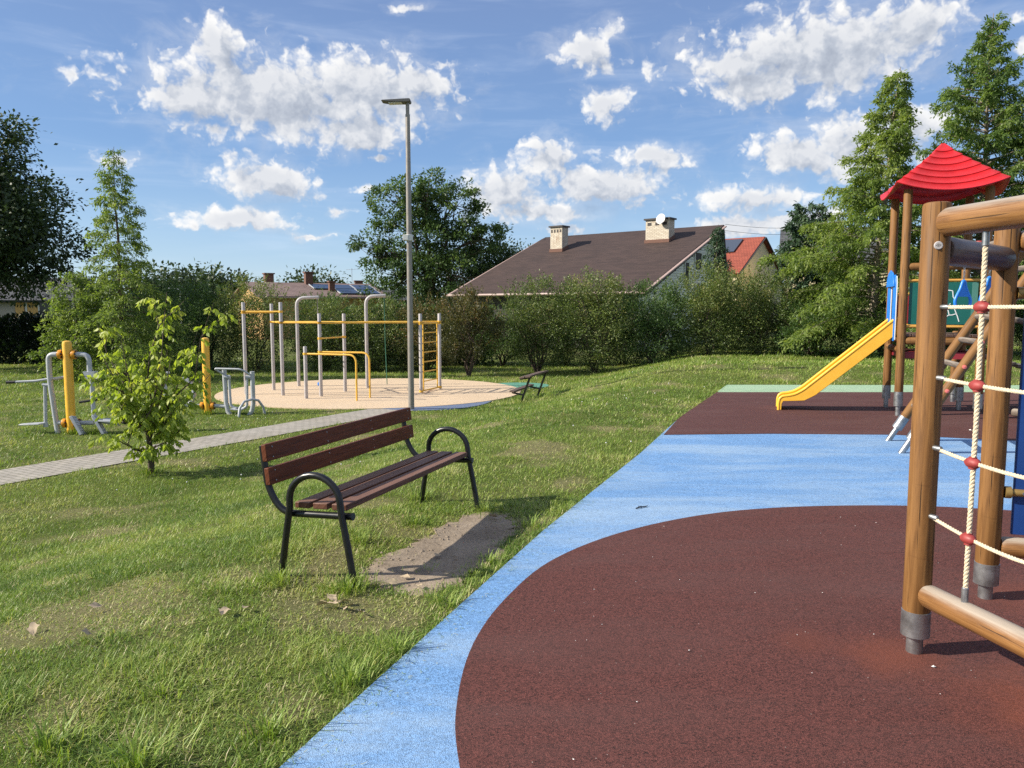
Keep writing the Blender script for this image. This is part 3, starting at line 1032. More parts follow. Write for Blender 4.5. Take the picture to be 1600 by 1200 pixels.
def conifer(name, label, base, H, prof, nb, mat, trunk_r, seed, lean=(0, 0), dens=1.0, leaf=0.13, droop=0.25, rise=0.25, bare=0.08, group=None, bark='bark_pale', side=None, clump=1.0, yaw_gap=None):
    """feathery larch-like tree: tapering mast, many side branches carrying hanging sprays
       prof: list of (height fraction, branch length in m)"""
    r = np.random.default_rng(seed)
    bz = gz(base[0], base[1]) - 0.03
    root = thing(name, label, 'tree', (base[0], base[1], bz), 0, group)
    mb = MB()
    tp = [Vector((lean[0] * (i / 8) ** 1.2 + 0.03 * math.sin(i * 1.7), lean[1] * i / 8, H * i / 8)) for i in range(9)]
    mb.tube(tp, [trunk_r * (1.15 if i == 0 else max(0.06, 1 - i / 8.2)) for i in range(9)], 8)
    hx, hy = [p[0] for p in prof], [p[1] for p in prof]
    Q, T = [], []
    for k in range(nb):
        f = bare + (0.985 - bare) * (k + r.random()) / nb
        a = k * 2.39996 + r.normal(0, 0.35)
        ln = np.interp(f, hx, hy) * r.uniform(0.62, 1.18)
        if side:
            ln *= 1 + side[0] * math.cos(a) + side[1] * math.sin(a)
        if ln < 0.06:
            ln = 0.06
        i0 = min(7, int(f * 8))
        o_ = tp[i0].lerp(tp[i0 + 1], f * 8 - i0)
        hd = np.array([math.cos(a), math.sin(a), 0])
        slope = rise * (0.2 + 1.3 * f) + r.normal(0, 0.08)
        nseg = 5
        bp = []
        for i in range(nseg + 1):
            t_ = i / nseg
            bp.append(np.array(o_) + hd * ln * t_ + np.array([0, 0, ln * (slope * t_ - droop * t_ * t_ * (1.1 - f))]))
        if ln > 0.3:
            mb.tube([Vector(p) for p in bp], [max(0.006, trunk_r * 0.2 * (1 - 0.85 * i / nseg) * min(1, ln / 1.5)) for i in range(nseg + 1)], 4, cap=False)
        bpa = np.array(bp)
        ns = max(3, int(ln * 11 * dens))
        tt_ = r.uniform(0.12, 1.0, ns) ** 0.8
        idx = np.clip((tt_ * nseg).astype(int), 0, nseg - 1)
        fr = (tt_ * nseg - idx)[:, None]
        sp = bpa[idx] * (1 - fr) + bpa[idx + 1] * fr
        sgn = np.where(r.random(ns) < 0.5, -1, 1)
        perp = np.array([-hd[1], hd[0], 0])
        sd = unit(hd * (0.5 + 0.5 * r.random((ns, 1))) + perp * sgn[:, None] * r.uniform(0.2, 1.1, (ns, 1)) + np.array([0, 0, 1]) * r.normal(-0.25, 0.3, (ns, 1)))
        sl = (0.16 + 0.30 * ln * (1 - tt_ * 0.75)) * r.uniform(0.6, 1.3, ns) * clump
        sl = np.minimum(sl, 0.62 * clump)
        per = 16
        kk = ns * per
        si = np.repeat(np.arange(ns), per)
        q = np.tile((np.arange(per) + 0.5) / per, ns) + r.normal(0, 0.05, kk)
        P = sp[si] + sd[si] * (sl[si] * q)[:, None] + np.array([0, 0, -1]) * (sl[si] * q * q * 0.35)[:, None] + r.normal(size=(kk, 3)) * 0.035
        A = unit(sd[si] * 0.6 + r.normal(size=(kk, 3)) * 0.55 + np.array([0, 0, -0.45]))
        L_ = leaf * r.uniform(0.6, 1.4, kk)
        Q.append(leaf_quads(P, A, L_, L_ * 0.36, r, flat=0.3))
        ct = r.normal(0.5, 0.13) + r.normal(0, 0.14, ns)
        T.append(np.clip(ct[si] + r.normal(0, 0.08, kk), 0, 1))
    mb.build('trunk', M[bark], root, sharp=60)
    fastmesh('crown', np.concatenate(Q), 4, mat, root, np.concatenate(T))
    return root


def shrub(name, label, base, h, rx, ry, mat, seed, n=9000, leaf=0.05, clear=0.25, shoots=26, shoot_l=0.5, group='shrubs in the hedgerow', cat='shrub', stem_r=0.035, low=0.0):
    """many-stemmed bush: stems fanning from the foot, a dense dome of small leaves, whippy shoots on top"""
    r = np.random.default_rng(seed)
    bz = gz(base[0], base[1]) - 0.03
    root = thing(name, label, cat, (base[0], base[1], bz), 0, group)
    mb = MB()
    nst = 9
    zc = clear + (h - clear) * (0.52 if clear > 0.2 else 0.45)
    rz = (h - clear) * 0.55
    for i in range(nst):
        a = 6.283 * i / nst + r.normal(0, 0.3)
        q = r.uniform(0.25, 0.75)
        e = Vector((rx * q * math.cos(a), ry * q * math.sin(a), zc + rz * r.uniform(-0.1, 0.5)))
        p0 = Vector((0.02 * math.cos(a), 0.02 * math.sin(a), -0.04))
        path = bent(p0, e, r, 5, 0.06, 0.06)
        mb.tube(path, [stem_r * (1 - 0.75 * k / 5) for k in range(6)], 6)
        for j in range(5):
            s_ = path[2 + int(r.integers(4))]
            u = unit(r.normal(size=3))
            mb.tube(bent(s_, s_ + Vector((u[0] * rx * .5, u[1] * ry * .5, abs(u[2]) * rz * .6)), r, 3, 0, 0.08), [stem_r * .3, stem_r * .22, stem_r * .15, stem_r * .08], 4, cap=False)
    nc = max(40, n // 95)
    u = unit(r.normal(size=(nc, 3)))
    rad = r.random(nc) ** 0.42
    lump = 0.70 + 0.62 * fbm(u[:, 0] * 2.0 + seed, u[:, 2] * 2.0 + u[:, 1] * 1.5, seed)
    cp = np.stack([u[:, 0] * rx, u[:, 1] * ry, u[:, 2] * rz], -1) * (rad * lump)[:, None] + np.array([0, 0, zc])
    cp[:, 2] = np.maximum(cp[:, 2], clear * r.uniform(0.5, 1.0, nc) + low)
    per = n // nc
    k = nc * per
    ci = np.repeat(np.arange(nc), per)
    sg = 0.105 * (rx + rz) * 0.5 * (0.6 + 0.8 * r.random(nc))
    offs = np.clip(r.normal(size=(k, 3)), -1.8, 1.8) * sg[ci][:, None]
    P = cp[ci] + offs
    A = unit(r.normal(size=(k, 3)) * 0.8 + u[ci] * 0.6 + np.array([0, 0, 0.25]))
    L_ = leaf * r.uniform(0.6, 1.4, k)
    Q = [leaf_quads(P, A, L_, L_ * 0.5, r, flat=0.15)]
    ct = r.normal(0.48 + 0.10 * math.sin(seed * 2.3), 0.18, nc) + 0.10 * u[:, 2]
    T = [np.clip(ct[ci] + r.normal(0, 0.13, k), 0, 1)]
    # shoots
    for i in range(shoots):
        a = r.uniform(0, 6.283)
        q = r.random() ** 0.5 * 0.95
        z0 = zc + rz * math.sqrt(max(0, 1 - q * q)) * 0.8
        p = np.array([rx * q * math.cos(a), ry * q * math.sin(a), z0])
        d = unit(np.array([math.cos(a) * q * 0.7, math.sin(a) * q * 0.7, 1.0]) + r.normal(0, 0.16, 3))
        l_ = shoot_l * r.uniform(0.4, 1.25)
        mb.tube([Vector(p), Vector(p + d * l_ * 0.5), Vector(p + d * l_)], [0.007, 0.005, 0.002], 3, cap=False)
        m_ = int(26 + 40 * l_)
        tq = r.uniform(0, 1.02, m_)
        PP = p + d * (tq * l_)[:, None] + r.normal(0, 0.025, (m_, 3))
        AA = unit(d * 0.9 + r.normal(size=(m_, 3)) * 0.6)
        LL = leaf * r.uniform(0.6, 1.3, m_)
        Q.append(leaf_quads(PP, AA, LL, LL * 0.45, r))
        T.append(np.clip(r.normal(0.68, 0.15, m_), 0, 1))
    mb.build('stems', M['bark'], root, sharp=60)
    fastmesh('foliage', np.concatenate(Q), 4, mat, root, np.concatenate(T))
    return root


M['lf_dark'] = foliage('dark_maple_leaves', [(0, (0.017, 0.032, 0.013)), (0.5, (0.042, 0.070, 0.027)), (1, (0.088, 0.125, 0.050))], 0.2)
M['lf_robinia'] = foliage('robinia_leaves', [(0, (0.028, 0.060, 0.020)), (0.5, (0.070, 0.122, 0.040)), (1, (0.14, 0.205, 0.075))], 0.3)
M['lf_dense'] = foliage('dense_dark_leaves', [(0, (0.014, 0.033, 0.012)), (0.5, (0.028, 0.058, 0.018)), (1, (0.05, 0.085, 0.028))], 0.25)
M['lf_larch'] = foliage('larch_needles', [(0, (0.075, 0.125, 0.033)), (0.5, (0.165, 0.23, 0.060)), (1, (0.28, 0.335, 0.10))], 0.45)
M['lf_meta'] = foliage('feathery_leaves', [(0, (0.075, 0.130, 0.030)), (0.5, (0.180, 0.245, 0.062)), (1, (0.31, 0.36, 0.11))], 0.46)
M['lf_meta2'] = foliage('feathery_leaves_deep', [(0, (0.058, 0.112, 0.028)), (0.5, (0.130, 0.200, 0.056)), (1, (0.235, 0.30, 0.09))], 0.45)
M['lf_pine'] = foliage('pine_needles', [(0, (0.025, 0.055, 0.030)), (0.5, (0.055, 0.10, 0.055)), (1, (0.10, 0.155, 0.085))], 0.2)
M['lf_shrub'] = foliage('shrub_leaves', [(0, (0.028, 0.052, 0.014)), (0.45, (0.090, 0.132, 0.036)), (0.8, (0.175, 0.22, 0.064)), (1, (0.25, 0.23, 0.085))], 0.28)
M['lf_shrub_green'] = foliage('green_shrub_leaves', [(0, (0.024, 0.054, 0.016)), (0.5, (0.070, 0.128, 0.038)), (1, (0.145, 0.22, 0.07))], 0.28)
M['lf_shrub_rust'] = foliage('rusty_shrub_leaves', [(0, (0.030, 0.034, 0.014)), (0.45, (0.070, 0.078, 0.026)), (0.8, (0.14, 0.115, 0.04)), (1, (0.24, 0.13, 0.05))], 0.28)
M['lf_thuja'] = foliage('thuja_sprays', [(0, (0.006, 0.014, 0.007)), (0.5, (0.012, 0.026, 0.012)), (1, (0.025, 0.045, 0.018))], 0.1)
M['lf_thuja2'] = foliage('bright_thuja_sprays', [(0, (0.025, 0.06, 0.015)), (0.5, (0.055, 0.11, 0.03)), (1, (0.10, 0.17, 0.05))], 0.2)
M['lf_young'] = foliage('young_ash_leaves', [(0, (0.16, 0.24, 0.034)), (0.5, (0.31, 0.39, 0.060)), (0.9, (0.47, 0.52, 0.11)), (1, (0.48, 0.36, 0.12))], 0.50, tcol=1.15)
M['lf_far'] = foliage('far_leaves', [(0, (0.025, 0.048, 0.020)), (0.5, (0.048, 0.078, 0.034)), (1, (0.08, 0.115, 0.05))], 0.2)

# ------------------------------------------------------------------ trees
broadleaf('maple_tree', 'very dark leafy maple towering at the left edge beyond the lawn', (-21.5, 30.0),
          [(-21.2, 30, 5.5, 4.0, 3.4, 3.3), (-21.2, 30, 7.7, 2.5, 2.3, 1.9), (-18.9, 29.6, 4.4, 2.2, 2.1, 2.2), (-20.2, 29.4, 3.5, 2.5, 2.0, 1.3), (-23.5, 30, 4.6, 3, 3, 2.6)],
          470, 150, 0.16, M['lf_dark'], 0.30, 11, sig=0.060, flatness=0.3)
conifer('larch_tree', 'slender pale green larch with drooping feathery branches left of the young tree', (-12.75, 25.2), 7.55,
        [(0, 1.9), (0.15, 2.1), (0.3, 1.65), (0.45, 1.1), (0.6, 0.85), (0.75, 0.62), (0.9, 0.33), (1, 0.10)], 120, M['lf_larch'], 0.10, 21, dens=1.75, leaf=0.095, droop=0.5, rise=0.3, bark='bark')
conifer('larch_tree', 'low broad larch spreading yellowish fans left of the slender larch', (-14.35, 25.4), 3.6,
        [(0, 1.0), (0.3, 1.3), (0.6, 1.05), (0.85, 0.6), (1, 0.2)], 70, M['lf_larch'], 0.08, 22, dens=1.5, leaf=0.095, droop=0.4, rise=0.25, bark='bark')
broadleaf('robinia_tree', 'large airy robinia rising behind the tall lamp post', (-6.5, 60.0),
          [(-8.4, 60, 9.6, 2.5, 2.6, 2.3), (-6.6, 60, 10.3, 1.9, 2.2, 1.8), (-4.5, 60, 9.3, 2.4, 2.4, 2.3), (-10.3, 60, 6.6, 1.9, 2.0, 1.8), (-2.6, 60, 7.2, 2.2, 2.2, 1.7), (-6.5, 60, 6.4, 3.6, 3.0, 2.4), (-8.4, 60, 4.0, 3.2, 2.6, 2.2), (-4.3, 59.6, 4.0, 3.2, 2.6, 2.2)],
          330, 105, 0.23, M['lf_robinia'], 0.30, 31, sig=0.056, trunk_top=0.5, shell=0.36, twigs=26)
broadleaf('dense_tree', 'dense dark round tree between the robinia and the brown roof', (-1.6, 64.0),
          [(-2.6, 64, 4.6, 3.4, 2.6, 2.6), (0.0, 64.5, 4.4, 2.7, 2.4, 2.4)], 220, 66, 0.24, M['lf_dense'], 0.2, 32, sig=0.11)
conifer('dawn_redwood_tree', 'feathery tree with a bare thin leader left of the red tower roof', (12.55, 27.0), 9.85,
        [(0, 2.0), (0.14, 3.0), (0.32, 3.0), (0.42, 2.3), (0.55, 1.6), (0.64, 1.15), (0.76, 1.0), (0.86, 0.45), (0.95, 0.36), (1, 0.10)], 175, M['lf_meta'], 0.16, 41, lean=(0.6, 0), dens=1.65, leaf=0.125, droop=0.28, rise=0.30, side=(-0.16, 0), bare=0.10)
conifer('dawn_redwood_tree', 'tallest feathery tree behind the right side of the red tower roof', (17.1, 28.5), 12.15,
        [(0, 2.2), (0.15, 2.9), (0.35, 2.8), (0.5, 2.3), (0.65, 1.75), (0.8, 1.15), (0.9, 0.65), (1, 0.10)], 190, M['lf_meta2'], 0.18, 42, dens=1.5, leaf=0.13, droop=0.22, rise=0.35, bare=0.10)
conifer('dawn_redwood_tree', 'deep green feathery tree cut by the right edge of the picture', (20.4, 28.0), 11.2,
        [(0, 2.4), (0.15, 3.0), (0.4, 3.0), (0.6, 2.6), (0.8, 1.9), (0.92, 1.2), (1, 0.2)], 170, M['lf_meta2'], 0.17, 43, dens=1.35, leaf=0.13, droop=0.25, rise=0.3, bare=0.10)
conifer('pine_tree', 'rounded bluish pine left of the feathery trees beside the red house', (11.35, 30.0), 5.7,
        [(0, 0.9), (0.3, 1.25), (0.6, 1.1), (0.8, 0.8), (0.95, 0.45), (1, 0.2)], 80, M['lf_pine'], 0.12, 44, dens=1.3, leaf=0.17, droop=-0.1, rise=0.4, bark='bark')
conifer('spruce_tree', 'small slim spruce in front of the white gable of the brown roofed house', (8.7, 33.0), 5.3,
        [(0, 1.2), (0.3, 1.0), (0.6, 0.6), (0.85, 0.3), (1, 0.06)], 80, M['lf_pine'], 0.08, 45, dens=1.3, leaf=0.11, droop=0.15, rise=0.15, bark='bark')

# round trees far behind the hedge on the left
far_spots = [(-33.0, 72.0, 5.4, 3.1, 'broad dark far tree right behind the slender larch'),
             (-29.6, 74.0, 5.9, 3.0, 'tallest of the dark far trees between the larch and the yellow bungalow'),
             (-26.2, 73.0, 4.9, 2.8, 'low round far tree just left of the yellow bungalow'),
             (-23.6, 92.0, 6.4, 3.3, 'lone round tree above the bungalow with solar panels'),
             (-17.0, 96.0, 4.7, 2.4, 'small yellowish tree behind the little dark roof near the lamp'),
             (-44.5, 80.0, 5.2, 3.2, 'far tree seen low between the dark maple and the larch')]
for i, (x, y, h, w, lb) in enumerate(far_spots):
    broadleaf('far_tree', lb, (x, y), [(x, y, h * 0.58, w, w, h * 0.42), (x + w * 0.5, y, h * 0.45, w * 0.7, w * 0.7, h * 0.32), (x - w * 0.55, y, h * 0.42, w * 0.65, w * 0.7, h * 0.3)],
              110, 40, 0.42, M['lf_far'], 0.2, 60 + i, group='far trees beyond the gardens', sig=0.12, twigs=5)

# the wood on the skyline
r = np.random.default_rng(3)
Q, T = [], []
for i in range(150):
    a = -1.1 + 2.2 * i / 149 + r.normal(0, 0.01)
    d = r.uniform(150, 210)
    hh = r.uniform(4.5, 8.0)
    c_ = np.array([d * math.sin(a), d * math.cos(a), 0])
    k = 380
    u = unit(r.normal(size=(k, 3))) * (r.random((k, 1)) ** 0.4)
    P = c_ + u * np.array([5.0, 3.5, hh * 0.5]) * (0.8 + 0.4 * r.random((k, 1))) + np.array([0, 0, hh * 0.5 - 0.7])
    L_ = r.uniform(0.8, 1.6, k)
    Q.append(leaf_quads(P, unit(r.normal(size=(k, 3))), L_, L_ * 0.7, r))
    T.append(np.clip(r.normal(0.4, 0.1) + r.normal(0, 0.14, k), 0, 1))
o = fastmesh('far_wood', np.concatenate(Q), 4, M['lf_far'], tint=np.concatenate(T))
tag(o, 'distant band of woodland along the skyline behind the houses', 'wood', kind='stuff')

# ------------------------------------------------------------------ shrubs along the far side of the lawn
G = M['lf_shrub']
sh = [
    # x, y, h, rx, ry, material, n, clear, label
    (-1.55, 27.2, 2.75, 1.25, 1.1, 'lf_shrub_rust', 7500, 0.75, 'rusty brown bushy little tree with bare forked trunk right of the climbing ladder'),
    (0.95, 28.6, 3.25, 1.75, 1.4, 'lf_shrub', 11000, 0.40, 'tall olive shrub right behind the small weathered bench'),
    (3.05, 28.3, 3.55, 1.65, 1.4, 'lf_shrub', 11500, 0.42, 'tallest shrub with dark open stems below the middle of the brown roof'),
    (5.1, 28.4, 3.0, 1.45, 1.3, 'lf_shrub_green', 9500, 0.0, 'dark green shrub below the right corner of the brown roof'),
    (7.2, 28.2, 3.3, 1.55, 1.3, 'lf_shrub', 10500, 0.0, 'olive shrub in front of the white gable, beside the slim spruce'),
    (9.1, 28.4, 3.05, 1.5, 1.3, 'lf_shrub', 9500, 0.0, 'brownish shrub below the red tiled house'),
    (10.6, 27.4, 1.9, 1.35, 1.1, 'lf_shrub_green', 6500, 0.0, 'low dark shrub at the foot of the bluish pine'),
    (12.6, 26.6, 1.5, 1.4, 1.0, 'lf_shrub_green', 5500, 0.0, 'low shrub in the shade above the yellow slide'),
    (15.2, 26.8, 1.9, 1.6, 1.1, 'lf_shrub_green', 6000, 0.0, 'dark undergrowth shrub behind the slide tower posts'),
    (18.2, 26.8, 1.9, 1.6, 1.1, 'lf_shrub_green', 5500, 0.0, 'dark undergrowth shrub at the right edge behind the climbing frame'),
    (-3.25, 29.2, 2.7, 1.35, 1.2, 'lf_shrub_rust', 8500, 0.15, 'shrub with reddish sprays directly behind the lamp post'),
    (-5.2, 29.4, 2.65, 1.4, 1.2, 'lf_shrub', 8500, 0.0, 'olive shrub behind the right bent rope post of the gym'),
    (-7.1, 29.4, 2.75, 1.3, 1.2, 'lf_shrub', 8500, 0.0, 'leafy shrub behind the left bent rope post of the gym'),
    (-9.75, 29.2, 3.6, 1.45, 1.3, 'lf_shrub', 9000, 0.0, 'tall shrub left of the grassy gap, behind the highest gym bar'),
    (-11.6, 29.4, 3.4, 1.5, 1.3, 'lf_shrub_green', 9500, 0.0, 'dark shrub behind the right yellow fitness post'),
    (-13.4, 30.0, 3.4, 1.6, 1.3, 'lf_shrub_green', 9500, 0.0, 'dark shrub right behind the young ash tree'),
    (-15.7, 29.0, 1.9, 1.4, 1.2, 'lf_dense', 6500, 0.0, 'blackish low shrub under the larches behind the left yellow post'),
    (-8.6, 35.0, 3.1, 1.6, 1.3, 'lf_shrub_green', 8000, 0.0, 'shrub seen through the grassy gap of the hedgerow'),
    (-0.4, 32.0, 2.35, 1.7, 1.2, 'lf_shrub_green', 7000, 0.0, 'dark back row shrub just right of the rusty little tree'),
    (2.2, 32.2, 2.6, 1.7, 1.2, 'lf_shrub_green', 7000, 0.0, 'dark back row shrub under the middle of the long pinkish gutter'),
    (4.6, 32.0, 2.5, 1.7, 1.2, 'lf_shrub', 7000, 0.0, 'back row shrub just left of the brown roof corner'),
    (6.6, 31.6, 2.5, 1.6, 1.2, 'lf_shrub_green', 7000, 0.0, 'back row shrub at the foot of the white gable wall'),
    (8.9, 31.0, 2.7, 1.6, 1.2, 'lf_shrub', 7000, 0.0, 'back row shrub between the slim spruce and the bluish pine'),
    (-2.9, 32.0, 2.2, 1.6, 1.2, 'lf_dense', 6500, 0.0, 'blackish back row shrub left of the rusty little tree'),
    (14.0, 29.3, 2.3, 1.8, 1.3, 'lf_shrub_green', 7000, 0.0, 'dark back row shrub behind the foot of the feathery tree by the slide'),
]
for i, (x, y, h, rx, ry, mt, n, cl_, lb) in enumerate(sh):
    shrub('shrub', lb, (x, y), h, rx * 0.93, ry, M[mt], 100 + i, n=int(n * 2.0), leaf=0.068, clear=cl_ * 0.8 + 0.03, shoots=34 if h > 2.4 else 12, shoot_l=0.55, stem_r=0.045 if cl_ > 0.3 else 0.035)


def hedge(name, label, a, b_, h, w, mat, seed, n):
    """clipped hedge: short stems and a dense wall of sprays"""
    r = np.random.default_rng(seed)
    a, b_ = np.array(a), np.array(b_)
    mid = (a + b_) / 2
    root = thing(name, label, 'hedge', (mid[0], mid[1], gz(*mid) - 0.05))
    d = b_ - a
    L_ = np.linalg.norm(d)
    d = d / L_
    nr = np.array([-d[1], d[0]])
    mb = MB()
    for i in range(int(L_ / 0.7)):
        q = -L_ / 2 + 0.35 + i * 0.7
        mb.tube([(d[0] * q, d[1] * q, 0), (d[0] * q, d[1] * q, h * 0.8)], [0.04, 0.015], 5)
    mb.build('stems', M['bark'], root)
    t_, s_, z_ = r.uniform(-L_ / 2, L_ / 2, n), r.uniform(-1, 1, n), r.uniform(0, 1, n)
    s_ = np.sign(s_) * np.abs(s_) ** 0.4
    top = 1 + 0.10 * (fbm(t_ * 1.5, t_ * 0 + seed, seed) - 0.5) * 2
    P = np.stack([d[0] * t_ + nr[0] * s_ * w / 2, d[1] * t_ + nr[1] * s_ * w / 2, z_ ** 0.8 * h * top], -1) + r.normal(0, 0.05, (n, 3))
    A = unit(np.stack([nr[0] * s_, nr[1] * s_, np.full(n, 0.7)], -1) + r.normal(0, 0.5, (n, 3)))
    LL = r.uniform(0.10, 0.24, n)
    q = leaf_quads(P, A, LL, LL * 0.5, r)
    fastmesh('foliage', q, 4, mat, root, np.clip(0.5 + 0.5 * (fbm(t_ * 2, z_ * 3, seed) - 0.5) * 2 + r.normal(0, 0.15, n), 0, 1))
    return root


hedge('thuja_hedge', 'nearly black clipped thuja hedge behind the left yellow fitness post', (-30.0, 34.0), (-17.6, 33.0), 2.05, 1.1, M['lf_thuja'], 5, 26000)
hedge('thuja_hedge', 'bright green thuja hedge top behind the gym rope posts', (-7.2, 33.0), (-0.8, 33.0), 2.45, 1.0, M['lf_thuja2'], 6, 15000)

# ------------------------------------------------------------------ young tree on the lawn
yb = (-5.18, 10.87)
r = np.random.default_rng(77)
root = thing('young_tree', 'young box elder with drooping light green leaves beside the paved path', 'tree', (yb[0], yb[1], gz(*yb) - 0.01))
root.scale = (1.12, 1.12, 1.10)
mb = MB()
mb.tube([(0, 0, 0), (0.01, 0, 0.25), (-0.02, 0.01, 0.55), (-0.03, 0.0, 0.8)], [0.045, 0.036, 0.032, 0.026], 8)
stems = []
for (ex, ey, ez) in [(0.30, 0.0, 2.36), (0.06, 0.15, 2.3), (-0.62, 0.05, 1.95), (-0.45, -0.25, 1.65), (0.62, 0.1, 1.85), (0.90, -0.05, 2.22), (0.45, -0.3, 1.55), (-0.15, -0.3, 1.75), (-0.62, 0.3, 1.25), (0.7, 0.3, 1.3), (0.12, 0.35, 1.6),
                     (-0.5, -0.1, 0.95), (0.5, -0.15, 0.9), (0.1, -0.35, 0.85), (-0.2, 0.35, 1.0), (-0.35, -.35, 1.15), (0.35, .3, 1.05), (0.58, -0.3, 1.15), (-0.42, -.2, .55), (0.4, -.2, .5), (0.15, -.4, .45), (-.2, -.3, .5), (0.3, .25, .55)]:
    z0 = min(0.35 + 0.42 * r.random(), ez * 0.6)
    p = bent((-0.02, 0, z0), (ex, ey, ez), r, 5, -0.10, 0.025)
    mb.tube(p, [0.015, 0.012, 0.010, 0.008, 0.006, 0.003], 5, cap=False)
    stems.append(p)
    for q in range(2):
        j = p[2 + int(r.integers(3))]
        p2 = bent(j, j + Vector((r.normal(0, 0.2), r.normal(0, 0.2), r.uniform(0.1, 0.35))), r, 3, 0, 0.04)
        mb.tube(p2, [0.007, 0.006, 0.004, 0.002], 4, cap=False)
        stems.append(p2)
mb.build('trunk', M['bark'], root, sharp=60)
Q, T = [], []
for p in stems:
    ln_ = (p[-1] - p[0]).length
    for i in range(int(2 + ln_ * 11)):
        f = r.uniform(0.22, 1.0) ** 0.8 * (len(p) - 1)
        i0 = min(int(f), len(p) - 2)
        b0 = p[i0].lerp(p[i0 + 1], f - i0)
        a = r.uniform(0, 6.283)
        hd = np.array([math.cos(a), math.sin(a), 0])
        pl = r.uniform(0.07, 0.19)
        # leaf stalk arching out and over, with pairs of hanging leaflets
        kk = 7
        tq = np.array([0.45, 0.45, 0.7, 0.7, 0.9, 0.9, 1.0])
        PP = np.array(b0) + hd * (tq * pl)[:, None] + np.array([0, 0, 1]) * ((0.25 * tq - 0.6 * tq ** 2.2) * pl)[:, None]
        sg = np.array([1, -1, 1, -1, 1, -1, 0])
        pr = np.array([-hd[1], hd[0], 0])
        AA = unit(hd * 0.45 + pr * (sg * 0.55)[:, None] + np.array([0, 0, -0.95]) + r.normal(0, 0.25, (kk, 3)))
        LL = r.uniform(0.060, 0.105, kk)
        Q.append(leaf_quads(PP, AA, LL, LL * 0.48, r, fold=0.2))
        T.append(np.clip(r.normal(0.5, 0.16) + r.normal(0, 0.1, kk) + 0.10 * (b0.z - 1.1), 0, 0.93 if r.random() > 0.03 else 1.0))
fastmesh('crown', np.concatenate(Q), 4, M['lf_young'], root, np.concatenate(T))

# ------------------------------------------------------------------ houses
def siding(name, c1, c2, row, rough=0.6):
    m, N, b = new_mat(name)
    ob = N.n('ShaderNodeTexCoord').outputs['Object']
    sp = N.n('ShaderNodeSeparateXYZ')
    N.put(sp.inputs[0], ob)
    fr = N.math('FRACT', N.math('DIVIDE', sp.outputs[2], row))
    c = N.mix(N.maprange(N.noise(ob, 1.5, 4, 0.6), 0.3, 0.7), c1, c2)
    c = N.mix(N.math('LESS_THAN', fr, 0.10), c, tuple(x * 0.35 for x in c1))
    N.put(b.inputs['Base Color'], c)
    b.inputs['Roughness'].default_value = rough
    bn = N.n('ShaderNodeBump')
    bn.inputs['Distance'].default_value = 0.03
    N.put(bn.inputs['Height'], fr)
    N.put(b.inputs['Normal'], bn.outputs[0])
    return m


def roofing(name, c1, c2, row=0.25, wid=0.5, rough=0.8, edge=0.5):
    """felt shingles or tiles, laid out by UV (u along the eave, v up the slope)"""
    m, N, b = new_mat(name)
    uv = N.n('ShaderNodeUVMap').outputs[0]
    br = N.n('ShaderNodeTexBrick')
    N.put(br.inputs['Vector'], uv)
    br.inputs['Scale'].default_value = 1
    br.inputs['Brick Width'].default_value = wid
    br.inputs['Row Height'].default_value = row
    br.inputs['Mortar Size'].default_value = 0.02
    br.inputs['Color1'].default_value = (*c1, 1)
    br.inputs['Color2'].default_value = (*c2, 1)
    br.inputs['Mortar'].default_value = (*[x * edge for x in c1], 1)
    st = N.noise(N.vmath('MULTIPLY', uv, (0.35, 2.5, 1)), 1.5, 6, 0.7)
    c = N.mix(N.maprange(st, 0.45, 0.75, 0, 0.55), br.outputs[0], tuple(min(1, x * 1.5) for x in c2))
    c = N.mix(N.maprange(N.noise(uv, 0.5, 4, 0.6), 0.5, 0.7, 0, 0.4), c, tuple(x * 0.6 for x in c1))
    N.put(b.inputs['Base Color'], c)
    b.inputs['Roughness'].default_value = rough
    return m


m, N, b = new_mat('white_brick')
uv = N.n('ShaderNodeUVMap').outputs[0]
ob = N.n('ShaderNodeTexCoord').outputs['Object']
br = N.n('ShaderNodeTexBrick')
sp = N.n('ShaderNodeSeparateXYZ')
N.put(sp.inputs[0], ob)
cbx = N.n('ShaderNodeCombineXYZ')
N.put(cbx.inputs[0], N.math('ADD', sp.outputs[0], sp.outputs[1]))
N.put(cbx.inputs[1], sp.outputs[2])
N.put(br.inputs['Vector'], cbx.outputs[0])
br.inputs['Scale'].default_value = 1
br.inputs['Brick Width'].default_value = 0.26
br.inputs['Row Height'].default_value = 0.085
br.inputs['Mortar Size'].default_value = 0.012
br.inputs['Color1'].default_value = (0.66, 0.60, 0.50, 1)
br.inputs['Color2'].default_value = (0.54, 0.47, 0.37, 1)
br.inputs['Mortar'].default_value = (0.25, 0.21, 0.17, 1)
c = N.mix(N.maprange(N.noise(N.vmath('MULTIPLY', ob, (2.5, 2.5, 0.5)), 1.5, 4, 0.6), 0.56, 0.72, 0, 0.75), br.outputs[0], (0.24, 0.12, 0.06))
N.put(b.inputs['Base Color'], c)
b.inputs['Roughness'].default_value = 0.9
M['white_brick'] = m
M['brown_roof'] = roofing('brown_felt_roof', (0.036, 0.021, 0.018), (0.054, 0.032, 0.027), 0.2, 0.6, edge=0.75)
M['red_tiles'] = roofing('red_roof_tiles', (0.23, 0.050, 0.030), (0.29, 0.068, 0.04), 0.3, 0.25)
M['old_tiles'] = roofing('faded_brown_roof', (0.17, 0.115, 0.105), (0.21, 0.15, 0.135), 0.3, 0.4, edge=0.8)
M['slate_roof'] = roofing('dark_grey_roof', (0.055, 0.058, 0.066), (0.08, 0.083, 0.09), 0.3, 0.4)
M['clap'] = siding('white_clapboard', (0.74, 0.76, 0.76), (0.80, 0.81, 0.80), 0.16)
